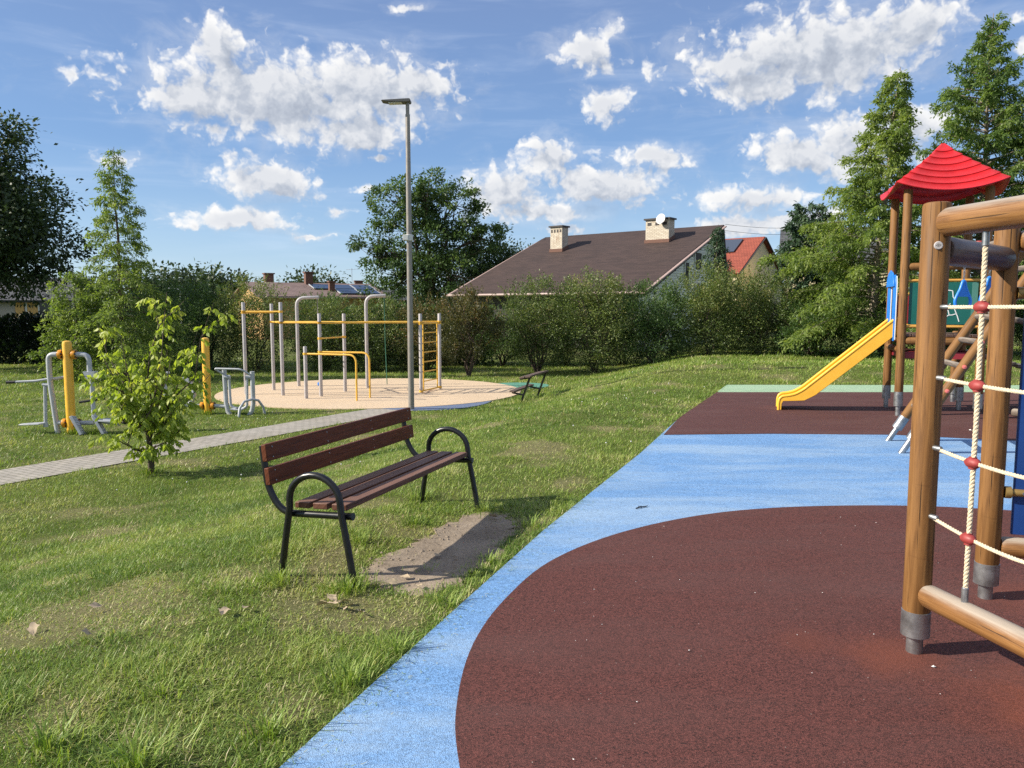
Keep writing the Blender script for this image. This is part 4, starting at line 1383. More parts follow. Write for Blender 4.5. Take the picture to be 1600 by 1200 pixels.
M['dark_sheet'] = siding('dark_wall_sheet', (0.045, 0.04, 0.04), (0.07, 0.06, 0.055), 0.16)
M['ochre'] = paint('ochre_render', (0.46, 0.29, 0.12), 0.9, var=0.08)
M['cream'] = paint('cream_render', (0.58, 0.50, 0.32), 0.9, var=0.06)
M['beige_wall'] = paint('beige_render', (0.36, 0.33, 0.29), 0.9, var=0.08)
M['red_brick'] = paint('red_brick', (0.15, 0.078, 0.058), 0.9, var=0.25, scale=12)
M['fascia'] = paint('pinkish_gutter', (0.36, 0.26, 0.235), 0.55, var=0.08)
M['dark_trim'] = paint('dark_trim', (0.035, 0.028, 0.028), 0.6, var=0.1)
M['frame'] = paint('white_frame', (0.62, 0.63, 0.62), 0.5, var=0.04)
m, N, b = new_mat('window_glass')
b.inputs['Base Color'].default_value = (0.03, 0.035, 0.04, 1)
b.inputs['Roughness'].default_value = 0.06
M['glass'] = m
m, N, b = new_mat('solar_glass')
b.inputs['Base Color'].default_value = (0.035, 0.05, 0.085, 1)
b.inputs['Roughness'].default_value = 0.12
M['solar'] = m
M['orange_curtain'] = paint('orange_shutter', (0.58, 0.36, 0.13), 0.8, var=0.08)


def roof_plane(mb, p00, p10, p11, p01, th=0.18):
    """slab with UVs in metres: p00-p10 along the eave, p01-p11 along the ridge"""
    P = [Vector(p) for p in (p00, p10, p11, p01)]
    n = (P[1] - P[0]).cross(P[3] - P[0]).normalized()
    if n.z < 0:
        n = -n
    w = (P[1] - P[0]).length
    h = (P[3] - P[0]).length
    V = P + [p - n * th for p in P]
    mb.quadmesh(V, [(0, 1, 2, 3), (7, 6, 5, 4), (0, 4, 5, 1), (1, 5, 6, 2), (2, 6, 7, 3), (3, 7, 4, 0)],
                [[(0, 0), (w, 0), (w, h), (0, h)]] + [[(0, 0)] * 4] * 5)


# --- the long house with the big brown roof: local x along the eave (towards the right corner), y up the slope
yaw = -R(38)
HB = Vector((7.1, 42.0, -0.7))
house = thing('brown_roofed_house', 'low house with a huge brown felt roof and white clapboard gable', 'house', HB, yaw)
Lh, Wd_, ze, zr = 14.2, 10.75, 3.32, 7.78     # heights above its own ground
mb = MB()
wl = -Lh + 0.6
outl = [(0.9, 0), (Wd_ + 0.2, 0), (Wd_ + 0.2, zr - 0.55), (Wd_ - 0.2, zr - 0.45), (0.9, ze + 0.12)]
mb.prism(outl, (-Lh / 2 - 0.05, 0, 0), (0, 1, 0), (0, 0, 1), (1, 0, 0), Lh - 1.4)
mb.build('wall', M['clap'], house)
mb = MB()
roof_plane(mb, (-Lh, 0, ze), (0, 0, ze), (0, Wd_, zr), (-Lh, Wd_, zr), 0.16)
roof_plane(mb, (0, Wd_ + 0.9, zr - 3.6), (-Lh, Wd_ + 0.9, zr - 3.6), (-Lh, Wd_ + 0.003, zr - 0.02), (0, Wd_ + 0.003, zr - 0.02), 0.16)
roof = mb.build('roof', M['brown_roof'], house)
for x_ in (0.04, -Lh - 0.04):
    MB().bar((x_, -0.12, ze - 0.10), (x_, Wd_ - 0.05, zr - 0.12), 0.07, 0.30, (1, 0, 0)).build('bargeboard', M['fascia'], house)
mb = MB()
mb.bar((-0.12, 0.25, ze - 0.18), (-0.12, Wd_ - 0.3, zr - 0.32), 0.18, 0.24, (1, 0, 0))
for i in range(9):
    y = 0.6 + i * 1.15
    z = ze + (zr - ze) * y / Wd_
    mb.box((-0.42, y, z - 0.36), (0.66, 0.14, 0.18))
mb.build('rafter_ends', M['dark_trim'], house)
mb = MB()
mb.tube([(-Lh, -0.07, ze - 0.08), (0, -0.07, ze - 0.08)], 0.075, 8)
mb.build('gutter', M['fascia'], house)
mb = MB()
mb.box((-Lh / 2, 0.86, (ze - 0.2) / 2), (Lh - 1.6, 0.05, ze - 0.2))
mb.build('front_dark_sheet', M['dark_sheet'], house)  # added dark sheet covering the front wall below the eave
for (yy, zz, w_, h_, mt) in ((6.9, 4.5, 0.62, 1.5, 'glass'), (8.5, 5.35, 1.0, 1.15, 'dark_trim')):
    x_ = -0.73
    mb = MB()
    for dy in (-1, 1):
        mb.box((x_, yy + dy * w_ / 2, zz), (0.09, 0.11, h_ + 0.11))
    for dz in (-1, 1):
        mb.box((x_, yy, zz + dz * h_ / 2), (0.085, w_ - 0.11, 0.11))
    wf = mb.build('window', M['frame'], house)
    MB().box((x_ - 0.015, yy, zz), (0.03, w_ - 0.1, h_ - 0.1)).build('pane', M[mt], wf)


def roof_z(y):
    return ze + (zr - ze) * y / Wd_


def brick_chimney(x, y, w, d, top, vents, name='chimney'):
    mb = MB()
    zb = roof_z(y - d / 2) - 0.25
    mb.box((x, y, (zb + top) / 2), (w, d, top - zb))
    ch = mb.build(name, M['white_brick'], roof)
    MB().box((x, y, top + 0.05), (w + 0.2, d + 0.2, 0.10)).build('chimney_cap', M['dark_trim'], house)
    for i in range(vents):
        MB().box((x - w / 2 + w * (i + 0.5) / vents, y - d / 2 - 0.004, top - 0.26), (w / vents * 0.5, 0.02, 0.2)).build('vent', M['dark_trim'], house)
    mb = MB()
    zf = roof_z(y - d / 2)
    mb.box((x, y - d / 2 - 0.03, zf + 0.10), (w + 0.12, 0.05, 0.22))
    mb.build('flashing', M['red_brick'], house)
    MB().box((x + w / 2 + 0.03, y, roof_z(y) + 0.1), (0.05, d, 0.2), Matrix.Rotation(math.atan2(zr - ze, Wd_), 3, 'X')).build('flashing', M['red_brick'], house)


brick_chimney(-10.75, 7.6, 0.98, 0.75, roof_z(7.6) + 1.55, 4)
brick_chimney(-3.35, 8.35, 1.65, 0.8, roof_z(8.35) + 1.30, 3)
# satellite dish on the bigger chimney
mb = MB()
cx_, cy_, cz_ = -2.95, 7.72, roof_z(8.35) + 1.28
axd = Vector((-0.10, -1, 0.22)).normalized()
prof = [(0.0, 0.0), (0.16, 0.012), (0.29, 0.05), (0.37, 0.10), (0.375, 0.085), (0.29, 0.03), (0.16, -0.008), (0.001, -0.02)]
mb.lathe((cx_, cy_, cz_), [(p * 0.9, q * 0.9) for p, q in prof], 24, axd)
dish = mb.build('satellite_dish', M['pole_grey'], house, sharp=70)
mb = MB()
mb.tube([(cx_, cy_ - 0.02, cz_ - 0.3), (cx_ - 0.05, cy_ - 0.36, cz_ - 0.1), (cx_ - 0.04, cy_ - 0.42, cz_ + 0.05)], 0.015, 6)
mb.tube([(cx_, cy_ + 0.02, cz_), (cx_ + 0.05, cy_ + 0.3, cz_ - 0.1)], 0.03, 6)
mb.build('feed_arm', M['silver'], dish)

# --- house with the red tiled roof
RB = Vector((18.7, 64.0, -0.7))
house2 = thing('red_roofed_house', 'cream gabled house with a red tiled roof and a solar panel', 'house', RB, yaw)
L2, W2, e2, r2 = 9.0, 5.74, 5.3, 8.7
mb = MB()
mb.prism([(0.35, 0), (2 * W2 - 0.35, 0), (2 * W2 - 0.35, e2 + 0.1), (W2, r2 - 0.18), (0.35, e2 + 0.1)], (-L2 / 2, 0, 0), (0, 1, 0), (0, 0, 1), (1, 0, 0), L2 - 0.6)
mb.build('wall', M['cream'], house2)
mb = MB()
roof_plane(mb, (-L2, 0, e2), (0, 0, e2), (0, W2, r2), (-L2, W2, r2), 0.14)
roof_plane(mb, (0, 2 * W2, e2), (-L2, 2 * W2, e2), (-L2, W2 + 0.003, r2 - 0.003), (0, W2 + 0.003, r2 - 0.003), 0.14)
mb.build('roof', M['red_tiles'], house2)
mb = MB()
sl = Vector((0, W2, r2 - e2)).normalized()
nrm = Vector((0, -(r2 - e2), W2)).normalized()
pc = Vector((-3.6, 0, e2)) + sl * 5.0 + nrm * 0.10
Mx = Matrix((Vector((1, 0, 0)), sl, nrm)).transposed()
mb.box(pc, (3.6, 2.4, 0.06), Mx)
mb.build('solar_panel', M['solar'], house2)
mb = MB()
mb.bar((0.03, 0, e2 - 0.08), (0.03, W2, r2 - 0.08), 0.05, 0.2, (1, 0, 0))
mb.bar((0.03, 2 * W2, e2 - 0.08), (0.03, W2 + 0.03, r2 - 0.08), 0.05, 0.2, (1, 0, 0))
mb.build('bargeboard', M['dark_trim'], house2)

# --- yellow bungalow with solar panels, far left of centre
BB = Vector((-21.6, 62.5, -0.7))
h3 = thing('bungalow', 'ochre bungalow with a faded brown roof, brick chimneys and solar panels', 'house', BB, R(33))
L3, W3, e3, r3 = 10.9, 4.3, 3.35, 4.55
mb = MB()
mb.prism([(-W3 + 0.4, 0), (W3 - 0.4, 0), (W3 - 0.4, e3 + 0.05), (0, r3 - 0.15), (-W3 + 0.4, e3 + 0.05)], (L3 / 2, 0, 0), (0, 1, 0), (0, 0, 1), (1, 0, 0), L3 - 0.8)
mb.build('wall', M['ochre'], h3)
mb = MB()
roof_plane(mb, (0, -W3, e3), (L3, -W3, e3), (L3, 0, r3), (0, 0, r3), 0.15)
roof_plane(mb, (L3, W3, e3), (0, W3, e3), (0, 0.003, r3 - 0.003), (L3, 0.003, r3 - 0.003), 0.15)
rf3 = mb.build('roof', M['old_tiles'], h3)
for (x, y, w_, t_) in ((2.2, 0.8, 0.7, 0.95), (5.2, -0.3, 0.62, 0.95), (6.4, -2.5, 0.45, 0.75)):
    mb = MB()
    zb = r3 - abs(y) * (r3 - e3) / W3
    mb.box((x, y, zb + t_ / 2 - 0.2), (w_, w_ * 0.8, t_ + 0.3))
    mb.box((x, y, zb + t_ + 0.0), (w_ + 0.16, w_ * 0.8 + 0.16, 0.1))
    mb.build('chimney', M['red_brick'], rf3)
sl = Vector((0, W3, r3 - e3)).normalized()
nrm = Vector((0, -(r3 - e3), W3)).normalized()
Mx = Matrix((Vector((1, 0, 0)), sl, nrm)).transposed()
for (x, q) in ((5.9, 2.9), (7.7, 2.9), (9.5, 2.9), (7.6, 1.4), (9.4, 1.4)):
    pc = Vector((x, -W3, e3)) + sl * q + nrm * 0.09
    mb = MB()
    mb.box(pc, (1.7, 1.35, 0.05), Mx)
    pn = mb.build('solar_panel', M['solar'], h3)
    for dx in (-0.86, 0.86):
        MB().box(pc + Mx @ Vector((dx, 0, 0)), (0.05, 1.4, 0.08), Mx).build('panel_frame', M['silver'], pn)
mb = MB()
mb.bar((-0.03, -W3, e3 - 0.08), (-0.03, 0, r3 - 0.08), 0.05, 0.2, (1, 0, 0))
mb.bar((-0.03, W3, e3 - 0.08), (-0.03, 0.03, r3 - 0.08), 0.05, 0.2, (1, 0, 0))
mb.tube([(0, -W3 - 0.06, e3 - 0.1), (L3, -W3 - 0.06, e3 - 0.1)], 0.07, 6)
mb.build('bargeboard', M['fascia'], h3)
mb = MB()
mb.tube([(9.2, 0.1, r3 - 0.2), (9.2, 0.1, r3 + 1.35)], 0.02, 5)
mb.tube([(8.7, 0.1, r3 + 1.2), (9.9, 0.1, r3 + 1.3)], 0.013, 4)
for i in range(5):
    x = 8.8 + i * 0.25
    mb.tube([(x, -0.25, r3 + 1.21 + i * 0.02), (x, 0.45, r3 + 1.21 + i * 0.02)], 0.009, 4)
mb.build('antenna', M['silver'], h3)

# --- small dark roof right of it
h4 = thing('small_house', 'little house with a dark grey roof and one brick chimney near the lamp post', 'house', (-16.0, 76.0, -0.7), R(20))
mb = MB()
mb.prism([(-3.2, 0), (3.2, 0), (3.2, 3.2), (0, 4.0), (-3.2, 3.2)], (2.5, 0, 0), (0, 1, 0), (0, 0, 1), (1, 0, 0), 6.6)
mb.build('wall', M['beige_wall'], h4)
mb = MB()
roof_plane(mb, (-1.1, -3.6, 3.2), (6.1, -3.6, 3.2), (6.1, 0, 4.2), (-1.1, 0, 4.2), 0.14)
roof_plane(mb, (6.1, 3.6, 3.2), (-1.1, 3.6, 3.2), (-1.1, 0.003, 4.197), (6.1, 0.003, 4.197), 0.14)
rf4 = mb.build('roof', M['slate_roof'], h4)
mb = MB()
mb.box((0.9, -0.4, 4.5), (0.75, 0.6, 1.1))
mb.box((0.9, -0.4, 5.08), (0.9, 0.75, 0.1))
mb.build('chimney', M['red_brick'], rf4)

# --- beige house behind the dark maple
h5 = thing('beige_house', 'pale beige house with orange shutters half hidden by the dark maple', 'house', (-29.0, 47.0, -0.7), R(18))
mb = MB()
mb.prism([(-3.5, 0), (3.5, 0), (3.5, 2.9), (0, 4.1), (-3.5, 2.9)], (-1.4, 0, 0), (0, 1, 0), (0, 0, 1), (1, 0, 0), 8.2)
mb.build('wall', M['beige_wall'], h5)
mb = MB()
roof_plane(mb, (-6, -3.9, 2.85), (3.0, -3.9, 2.85), (3.0, 0, 4.25), (-6, 0, 4.25), 0.14)
roof_plane(mb, (3.0, 3.9, 2.85), (-6, 3.9, 2.85), (-6, 0.003, 4.247), (3.0, 0.003, 4.247), 0.14)
mb.build('roof', M['slate_roof'], h5)
mb = MB()
wx, wz = 1.05, 2.15
for dx in (-0.62, 0.0, 0.62):
    mb.box((wx + dx, -3.53, wz), (0.08, 0.10, 1.25))
for dz in (-0.62, 0.62):
    mb.box((wx, -3.525, wz + dz), (1.4, 0.09, 0.09))
wf = mb.build('window', M['frame'], h5)
MB().box((wx + 0.31, -3.505, wz), (0.54, 0.05, 1.16)).build('pane', M['glass'], wf)
MB().box((wx - 0.31, -3.52, wz), (0.54, 0.06, 1.16)).build('shutter', M['orange_curtain'], h5)
MB().box((wx - 0.95, -3.53, wz), (0.42, 0.06, 1.2)).build('shutter', M['orange_curtain'], h5)

# --- dark roof glimpsed between the trees on the right
h6 = thing('grey_roofed_house', 'cream house whose dark grey roof shows between the feathery trees', 'house', (24.5, 62.0, -0.7), -R(20))
mb = MB()
mb.prism([(-4, 0), (4, 0), (4, 5.8), (0, 8.5), (-4, 5.8)], (1.5, 0, 0), (0, 1, 0), (0, 0, 1), (1, 0, 0), 8.0)
mb.build('wall', M['cream'], h6)
mb = MB()
roof_plane(mb, (-3, -4.5, 5.6), (6, -4.5, 5.6), (6, 0, 8.75), (-3, 0, 8.75), 0.14)
roof_plane(mb, (6, 4.5, 5.6), (-3, 4.5, 5.6), (-3, 0.003, 8.747), (6, 0.003, 8.747), 0.14)
mb.build('roof', M['slate_roof'], h6)

# wires from the brown roofed house to the grey roofed one
for i, (z0, z1) in enumerate(((7.15, 8.6), (6.75, 8.1))):
    p0, p1 = Vector((13.9, 50.9, z0 - 0.6 * 0)), Vector((23.6, 60.0, z1 - 0.5))
    mb = MB()
    pts = [p0.lerp(p1, k / 10) - Vector((0, 0, 0.25 * math.sin(math.pi * k / 10))) for k in range(11)]
    mb.tube(pts, 0.012, 4)
    o = mb.build('overhead_cable', M['dark_plastic'])
    tag(o, ['upper thin black cable strung from the brown roof towards the right', 'lower thin black cable strung from the brown roof towards the right'][i], 'cable', 'cables between the houses')

# slim white lamp far away behind the hedge
fl = thing('street_lamp', 'tiny far white street lamp above the hedge behind the young tree', 'street lamp', (-24.0, 56.0, -0.7))
MB().tube([(0, 0, 0), (0, 0, 3.75)], [0.05, 0.035], 8).build('pole', M['frame'], fl)
mb = MB()
mb.tube([(0, 0, 3.7), (-0.25, 0, 3.83), (-0.62, 0, 3.85)], 0.03, 6)
mb.box((-0.55, 0, 3.86), (0.5, 0.2, 0.08))
mb.build('lamp_head', M['frame'], fl)

# ------------------------------------------------------------------ bench in front
bx, by = -0.855, 5.48
bench = thing('park_bench', 'wooden slatted park bench with black tubular arched legs beside the bare earth', 'bench', (bx, by, gz(bx, by) + 0.005), R(70.0))
# local: x along the bench (away), front is -y
for i, x in enumerate((-0.965, 0.965)):
    k = 1 if x < 0 else 1
    gl = gz(*(Matrix.Rotation(R(70), 2) @ Vector((x, 0.2)) + Vector((bx, by)))) - gz(bx, by)
    gr = gz(*(Matrix.Rotation(R(70), 2) @ Vector((x, -0.2)) + Vector((bx, by)))) - gz(bx, by)
    pts = [(x, 0.275, gl - 0.03), (x, 0.235, 0.2), (x, 0.195, 0.43)]
    pts += [(x, 0.015 + 0.18 * math.cos(a), 0.475 + 0.165 * math.sin(a)) for a in np.linspace(0.08, math.pi - 0.08, 14)]
    pts += [(x, -0.170, 0.43), (x, -0.215, 0.2), (x, -0.26, gr - 0.03)]
    MB().tube(pts, 0.0215, 14).build('leg_frame', M['black'], bench)
    xi = x - math.copysign(0.043, x)
    p = fillet([(xi, -0.222, 0.395), (xi, 0.28, 0.375), (xi, 0.385, 0.52), (xi, 0.418, 0.79)], 0.17, 9)
    mb = MB()
    mb.tube(p, 0.0215, 14)
    mb.tube([(xi, -0.220, 0.395), (xi, -0.229, 0.395)], 0.0235, 14)
    mb.build('back_support', M['black'], bench)
rs_ = random.Random(4)
for i, y in enumerate((0.135, 0.005, -0.13)):
    mb = MB()
    mb.box((0, y, 0.435 + 0.004 * i), (1.845, 0.104, 0.038), Matrix.Rotation(R(-2.0), 3, 'X'))
    mb.build('seat_slat', M['slat_worn'], bench, bevel=0.005)
up_ = Vector((0, 0.12, 0.99)).normalized()
MxB = Matrix((Vector((1, 0, 0)), Vector((0, 0.99, -0.12)).normalized(), up_)).transposed()
for (zc_, yc_) in ((0.605, 0.355), (0.752, 0.374)):
    mb = MB()
    mb.box((0, yc_, zc_), (1.93, 0.036, 0.108), MxB)
    sl = mb.build('back_slat', M['slat'], bench, bevel=0.005)
    for x in (-0.905, 0.905, -0.3, 0.3):
        for dz in (-0.032, 0.032):
            c0 = Vector((x, yc_, zc_)) + up_ * dz + Vector((0, -0.0178, 0.002))
            MB().lathe(c0, [(0.0052, 0.0), (0.0046, 0.003), (0.001, 0.004)], 8, (0, -1, 0.12)).build('screw', M['steel'], sl)

# ------------------------------------------------------------------ small bench at the gym's edge
fx, fy = 0.42, 19.4
fb = thing('park_bench', 'small weathered bench with slanting black legs at the right edge of the beige gym floor', 'bench', (fx, fy, gz(fx, fy)), R(73))
for x in (-0.78, 0.78):
    mb = MB()
    mb.bar((x, 0.02, -0.12), (x, -0.25, 0.62), 0.045, 0.045, (1, 0, 0))
    mb.bar((x, -0.08, 0.20), (x, 0.20, 0.25), 0.04, 0.04, (1, 0, 0))
    mb.bar((x, -0.30, 0.63), (x, 0.0, 0.585), 0.04, 0.04, (1, 0, 0))
    mb.build('leg_frame', M['black'], fb)
for (y, z, t_) in ((-0.235, 0.655, -9), (-0.08, 0.63, -9), (0.17, 0.285, 6)):
    MB().box((0, y, z), (1.8, 0.125, 0.04), Matrix.Rotation(R(t_), 3, 'X')).build('slat', M['slat_far'], fb, bevel=0.004)

# ------------------------------------------------------------------ lamp
lx, ly = -2.36, 17.9
lamp = thing('street_lamp', 'tall grey street lamp with a flat head pointing left, beside the path end', 'street lamp', (lx, ly, gz(lx, ly) - 0.02))
MB().tube([(0, 0, 0), (0, 0, 2.0), (0, 0, 5.0), (0, 0, 6.75)], [0.070, 0.067, 0.058, 0.052], 18).build('pole', M['lamp_grey'], lamp)
mb = MB()
mb.tube([(0, 0, 6.72), (0, 0, 7.02)], [0.042, 0.042], 14)
mb.build('spigot', M['lamp_grey'], lamp)
mb = MB()
mb.prism([(-0.58, 0.0), (-0.56, 0.014), (-0.02, 0.034), (0.05, 0.036), (0.075, 0.02), (0.075, -0.02), (0.05, -0.040), (-0.06, -0.042), (-0.42, -0.030)], (0, 0, 7.04), (1, 0, 0.02), (0, 0, 1), (0, 1, 0), 0.27)
head = mb.build('lamp_head', M['lamp_dark'], lamp, bevel=0.012)
MB().box((-0.27, 0, 6.992), (0.30, 0.2, 0.012), Matrix.Rotation(R(-2), 3, 'Y')).build('lens', M['frame'], head)
mb = MB()
mb.tube([(0, 0, 3.93), (0, 0, 4.07)], 0.088, 16)
mb.box((-0.07, -0.06, 4.0), (0.12, 0.12, 0.12))
mb.build('sensor_box', M['frame'], lamp, bevel=0.006)

# ------------------------------------------------------------------ calisthenics frame
GZ = -0.676
gy0 = Vector((-4.2, 21.2, GZ))
gym = thing('workout_frame', 'grey posts joined by yellow monkey bars, dip bars and a ladder on the beige floor', 'exercise frame', gy0)


def gl_(x, y, z):
    return (x - gy0.x, y - gy0.y, z)


GP = {'P1': (-7.29, 20.97, 2.51), 'P2': (-6.89, 22.14, 2.48), 'P3': (-6.21, 20.74, 2.51), 'P4': (-5.12, 20.51, 2.21), 'P5': (-4.73, 21.71, 2.20),
      'L1': (-2.52, 21.21, 2.20), 'L2': (-2.11, 22.40, 2.20), 'D': (-5.38, 19.99, 1.36)}
for k_, (x, y, h) in GP.items():
    pst = MB().tube([gl_(x, y, -0.05), gl_(x, y, h)], 0.047, 14, round_end=0.008).build('post', M['pole_grey'], gym)


def seg(a, b_, r_, name='bar', ext=0.05, mat='yellow_rail', clamps=True):
    a, b_ = Vector(a), Vector(b_)
    d = (b_ - a).normalized()
    mb = MB()
    mb.tube([a - d * ext, b_ + d * ext], r_, 10)
    if clamps:
        for p in (a, b_):
            mb.tube([p + Vector((0, 0, -0.03)), p + Vector((0, 0, 0.03))], 0.057, 14)
    return mb.build(name, M[mat], gym)


def gp(k, z):
    return Vector(gl_(GP[k][0], GP[k][1], z))


zr_ = 1.965
seg(gp('P1', 2.26), gp('P3', 2.26), 0.022)
seg(gp('P1', 2.235), gp('P2', 2.235), 0.022)
for a, b_ in (('P3', 'P4'), ('P4', 'L1'), ('P2', 'P5'), ('P5', 'L2'), ('P2', 'P3')):
    seg(gp(a, zr_), gp(b_, zr_), 0.024)
seg(gp('P4', 1.55), gp('P5', 1.55), 0.02)
# rungs of the overhead ladder
n_r = 8
for i in range(1, n_r):
    t = i / n_r
    seg(gp('P4', zr_).lerp(gp('L1', zr_), t), gp('P5', zr_).lerp(gp('L2', zr_), t), 0.017, 'rung', 0.0, clamps=False)
for i in range(1, 3):
    t = i / 3
    seg(gp('P3', zr_).lerp(gp('P4', zr_), t), gp('P2', zr_).lerp(gp('P5', zr_), t), 0.017, 'rung', 0.0, clamps=False)
# climbing ladder between the two right-hand posts
a0, b0 = gp('L1', 0), gp('L2', 0)
for t in (0.13, 0.87):
    p = a0.lerp(b0, t)
    MB().tube([p + Vector((0, 0, 0.05)), p + Vector((0, 0, 1.95))], 0.02, 10).build('ladder_rail', M['yellow_rail'], gym)
for i in range(1, 7):
    z = 0.05 + i * 0.27
    seg(a0.lerp(b0, 0.13) + Vector((0, 0, z)), a0.lerp(b0, 0.87) + Vector((0, 0, z)), 0.016, 'rung', 0.0, clamps=False)
seg(gp('L1', 0.06), gp('L2', 0.06), 0.02)
seg(gp('L1', 1.93), gp('L2', 1.93), 0.02)
# dip bars
for a, b_, z in ((GP['D'], (-3.96, 19.50), 1.17), (GP['P4'], (-3.74, 20.14), 1.19)):
    A_, B_ = Vector(gl_(a[0], a[1], z)), Vector(gl_(b_[0], b_[1], z))
    d = (B_ - A_).normalized()
    mb = MB()
    mb.tube(fillet([A_ - d * 0.06, B_, Vector((B_.x, B_.y, -0.03))], 0.22, 10), 0.024, 12)
    mb.tube([A_ + Vector((0, 0, -0.03)), A_ + Vector((0, 0, 0.03))], 0.057, 14)
    mb.build('dip_bar', M['yellow_rail'], gym)

# bent posts with a hanging rope each
for i, (x, y, h, arm, mt, zb, lb) in enumerate(((-6.47, 23.24, 2.66, 0.66, 'pole_grey', 0.12, 'left bent grey post with a rope ending in a blue ball over the gym floor'),
                                                (-4.30, 22.77, 2.70, 0.58, 'pole_grey', 0.10, 'right bent grey post with a thin green climbing rope over the gym floor'))):
    rp = thing('rope_post', lb, 'climbing rope post', (x, y, GZ), 0, 'bent posts for the hanging ropes')
    MB().tube(fillet([(0, 0, -0.05), (0, 0, h), (arm, 0.04, h + 0.02)], 0.25, 10), 0.05, 14, round_end=0.008).build('pole', M['pole_grey'], rp)
    mb = MB()
    xe = arm - 0.05
    mb.tube([(xe, 0.04, h - 0.04), (xe + 0.01, 0.04, 1.4), (xe + 0.05 * i, 0.04, zb)], 0.013, 6)
    rope = mb.build('rope', M['green_rope' if i else 'lamp_grey'], rp)
    if not i:
        MB().lathe((xe, 0.04, 0.06), [(0.001, -0.06), (0.045, -0.045), (0.06, 0), (0.045, 0.045), (0.001, 0.06)], 12).build('end_ball', M['blue_plastic'], rope)
    mb = MB()
    mb.tube([(xe, 0.04, h - 0.055), (xe, 0.04, h - 0.02)], 0.022, 8)
    mb.build('shackle', M['steel'], rp)


# ------------------------------------------------------------------ outdoor fitness machines
def hub(parent, c, ax=(1, 0, 0)):
    """flange joint: coloured disc with dark bolts"""
    c, ax = Vector(c), Vector(ax).normalized()
    fl_ = MB().lathe(c, [(0.05, -0.035), (0.085, -0.03), (0.09, 0.0), (0.085, 0.03), (0.05, 0.035)], 16, ax).build('joint_flange', M['hub'], parent)
    s1 = ax.orthogonal().normalized()
    s2 = ax.cross(s1)
    for k in range(6):
        a = math.pi * k / 3
        MB().lathe(c + (s1 * math.cos(a) + s2 * math.sin(a)) * 0.066, [(0.016, -0.045), (0.018, 0.045), (0.001, 0.048)], 8, ax).build('bolt', M['dark_plastic'], fl_)


f1 = thing('fitness_machine', 'yellow post with a grey leg pendulum and a stepper, left of the young tree', 'exercise machine', (-8.37, 14.47, gz(-8.37, 14.47)), R(0))
MB().tube([(0, 0, -0.05), (0, 0, 1.70), (0, 0, 1.745), (0, 0, 1.76)], [0.082, 0.082, 0.07, 0.03], 18).build('post', M['yellow'], f1)
for c in ((-0.13, 0, 1.50), (-0.12, 0, 0.20), (0.13, 0, 1.50), (0.12, 0, 0.20)):
    hub(f1, c)
mb = MB()
mb.tube(fillet([(-0.13, 0, 1.5), (-0.36, 0, 1.5), (-0.36, 0, 1.0), (-0.26, 0, -0.04)], 0.16, 8), 0.048, 12)
mb.tube([(-0.13, 0, 0.2), (-0.28, 0, 0.2)], 0.042, 10)
mb.build('side_frame', M['silver'], f1)
mb = MB()
mb.tube([(-0.30, 0, 1.05), (-0.62, -0.02, 1.0), (-0.98, -0.05, 0.985)], 0.024, 10)
mb.tube([(-0.36, 0, 1.03), (-0.12, 0.12, 1.06)], 0.03, 10)
hbr = mb.build('handlebar', M['silver'], f1)
MB().tube([(-0.98, -0.05, 0.985), (-1.14, -0.065, 0.98)], 0.03, 10).build('grip', M['dark_plastic'], hbr)
mb = MB()
mb.tube([(-0.36, 0, 0.92), (-0.50, 0, 0.93)], 0.036, 10)
mb.tube([(-0.455, 0, 0.93), (-0.50, 0.02, 0.18)], 0.032, 10)
mb.tube([(-0.50, 0.02, 0.20), (-0.50, 0.02, 0.12)], 0.045, 10)
pd = mb.build('pendulum', M['silver'], f1)
mb = MB()
mb.prism([(-0.30, -0.07), (-0.30, 0.07), (0.12, 0.13), (0.16, 0.04), (0.16, -0.04), (0.12, -0.13)], (-0.66, 0, 0.185), (1, 0, 0.05), (0, 1, 0), (0, 0, 1), 0.025)
mb.build('foot_plate', M['silver'], pd, bevel=0.005)
mb = MB()
mb.tube(fillet([(0.13, 0, 1.5), (0.40, 0, 1.5), (0.40, 0, 1.18)], 0.17, 8), 0.046, 12)
MB().tube([(0.12, 0, 0.2), (0.42, 0.02, 0.2)], 0.042, 10).build('side_frame', M['silver'], f1)
mb.prism([(-0.11, 0.08), (0.11, 0.08), (0.09, -0.07), (0.0, -0.09), (-0.06, -0.05)], (0.415, 0, 1.10), (1, 0, 0), (0, 0, 1), (0, 1, 0), 0.14)
mb.build('side_frame', M['silver'], f1)
mb = MB()
mb.tube(fillet([(0.43, 0, 1.05), (0.43, 0, 0.27), (0.58, -0.03, 0.24), (0.95, -0.05, 0.19)], 0.12, 8), 0.04, 10)
st = mb.build('stepper_arm', M['silver'], f1)
mb = MB()
mb.prism([(-0.2, -0.13), (-0.14, -0.15), (0.22, -0.13), (0.22, 0.13), (-0.14, 0.15)], (0.76, -0.03, 0.25), (1, 0, -0.08), (0, 1, 0), (0, 0, 1), 0.03)
mb.build('foot_plate', M['silver'], st, bevel=0.005)
mb = MB()
mb.tube([(1.02, -0.05, 0.2), (1.08, -0.05, 0.30), (1.10, -0.05, 0.44)], 0.05, 8)
mb.build('grip', M['dark_plastic'], st)
mb = MB()
mb.tube([(0.20, -0.05, 0.60), (0.64, 0.05, 0.66)], 0.022, 10)
mb.build('handle', M['dark_plastic'], f1)
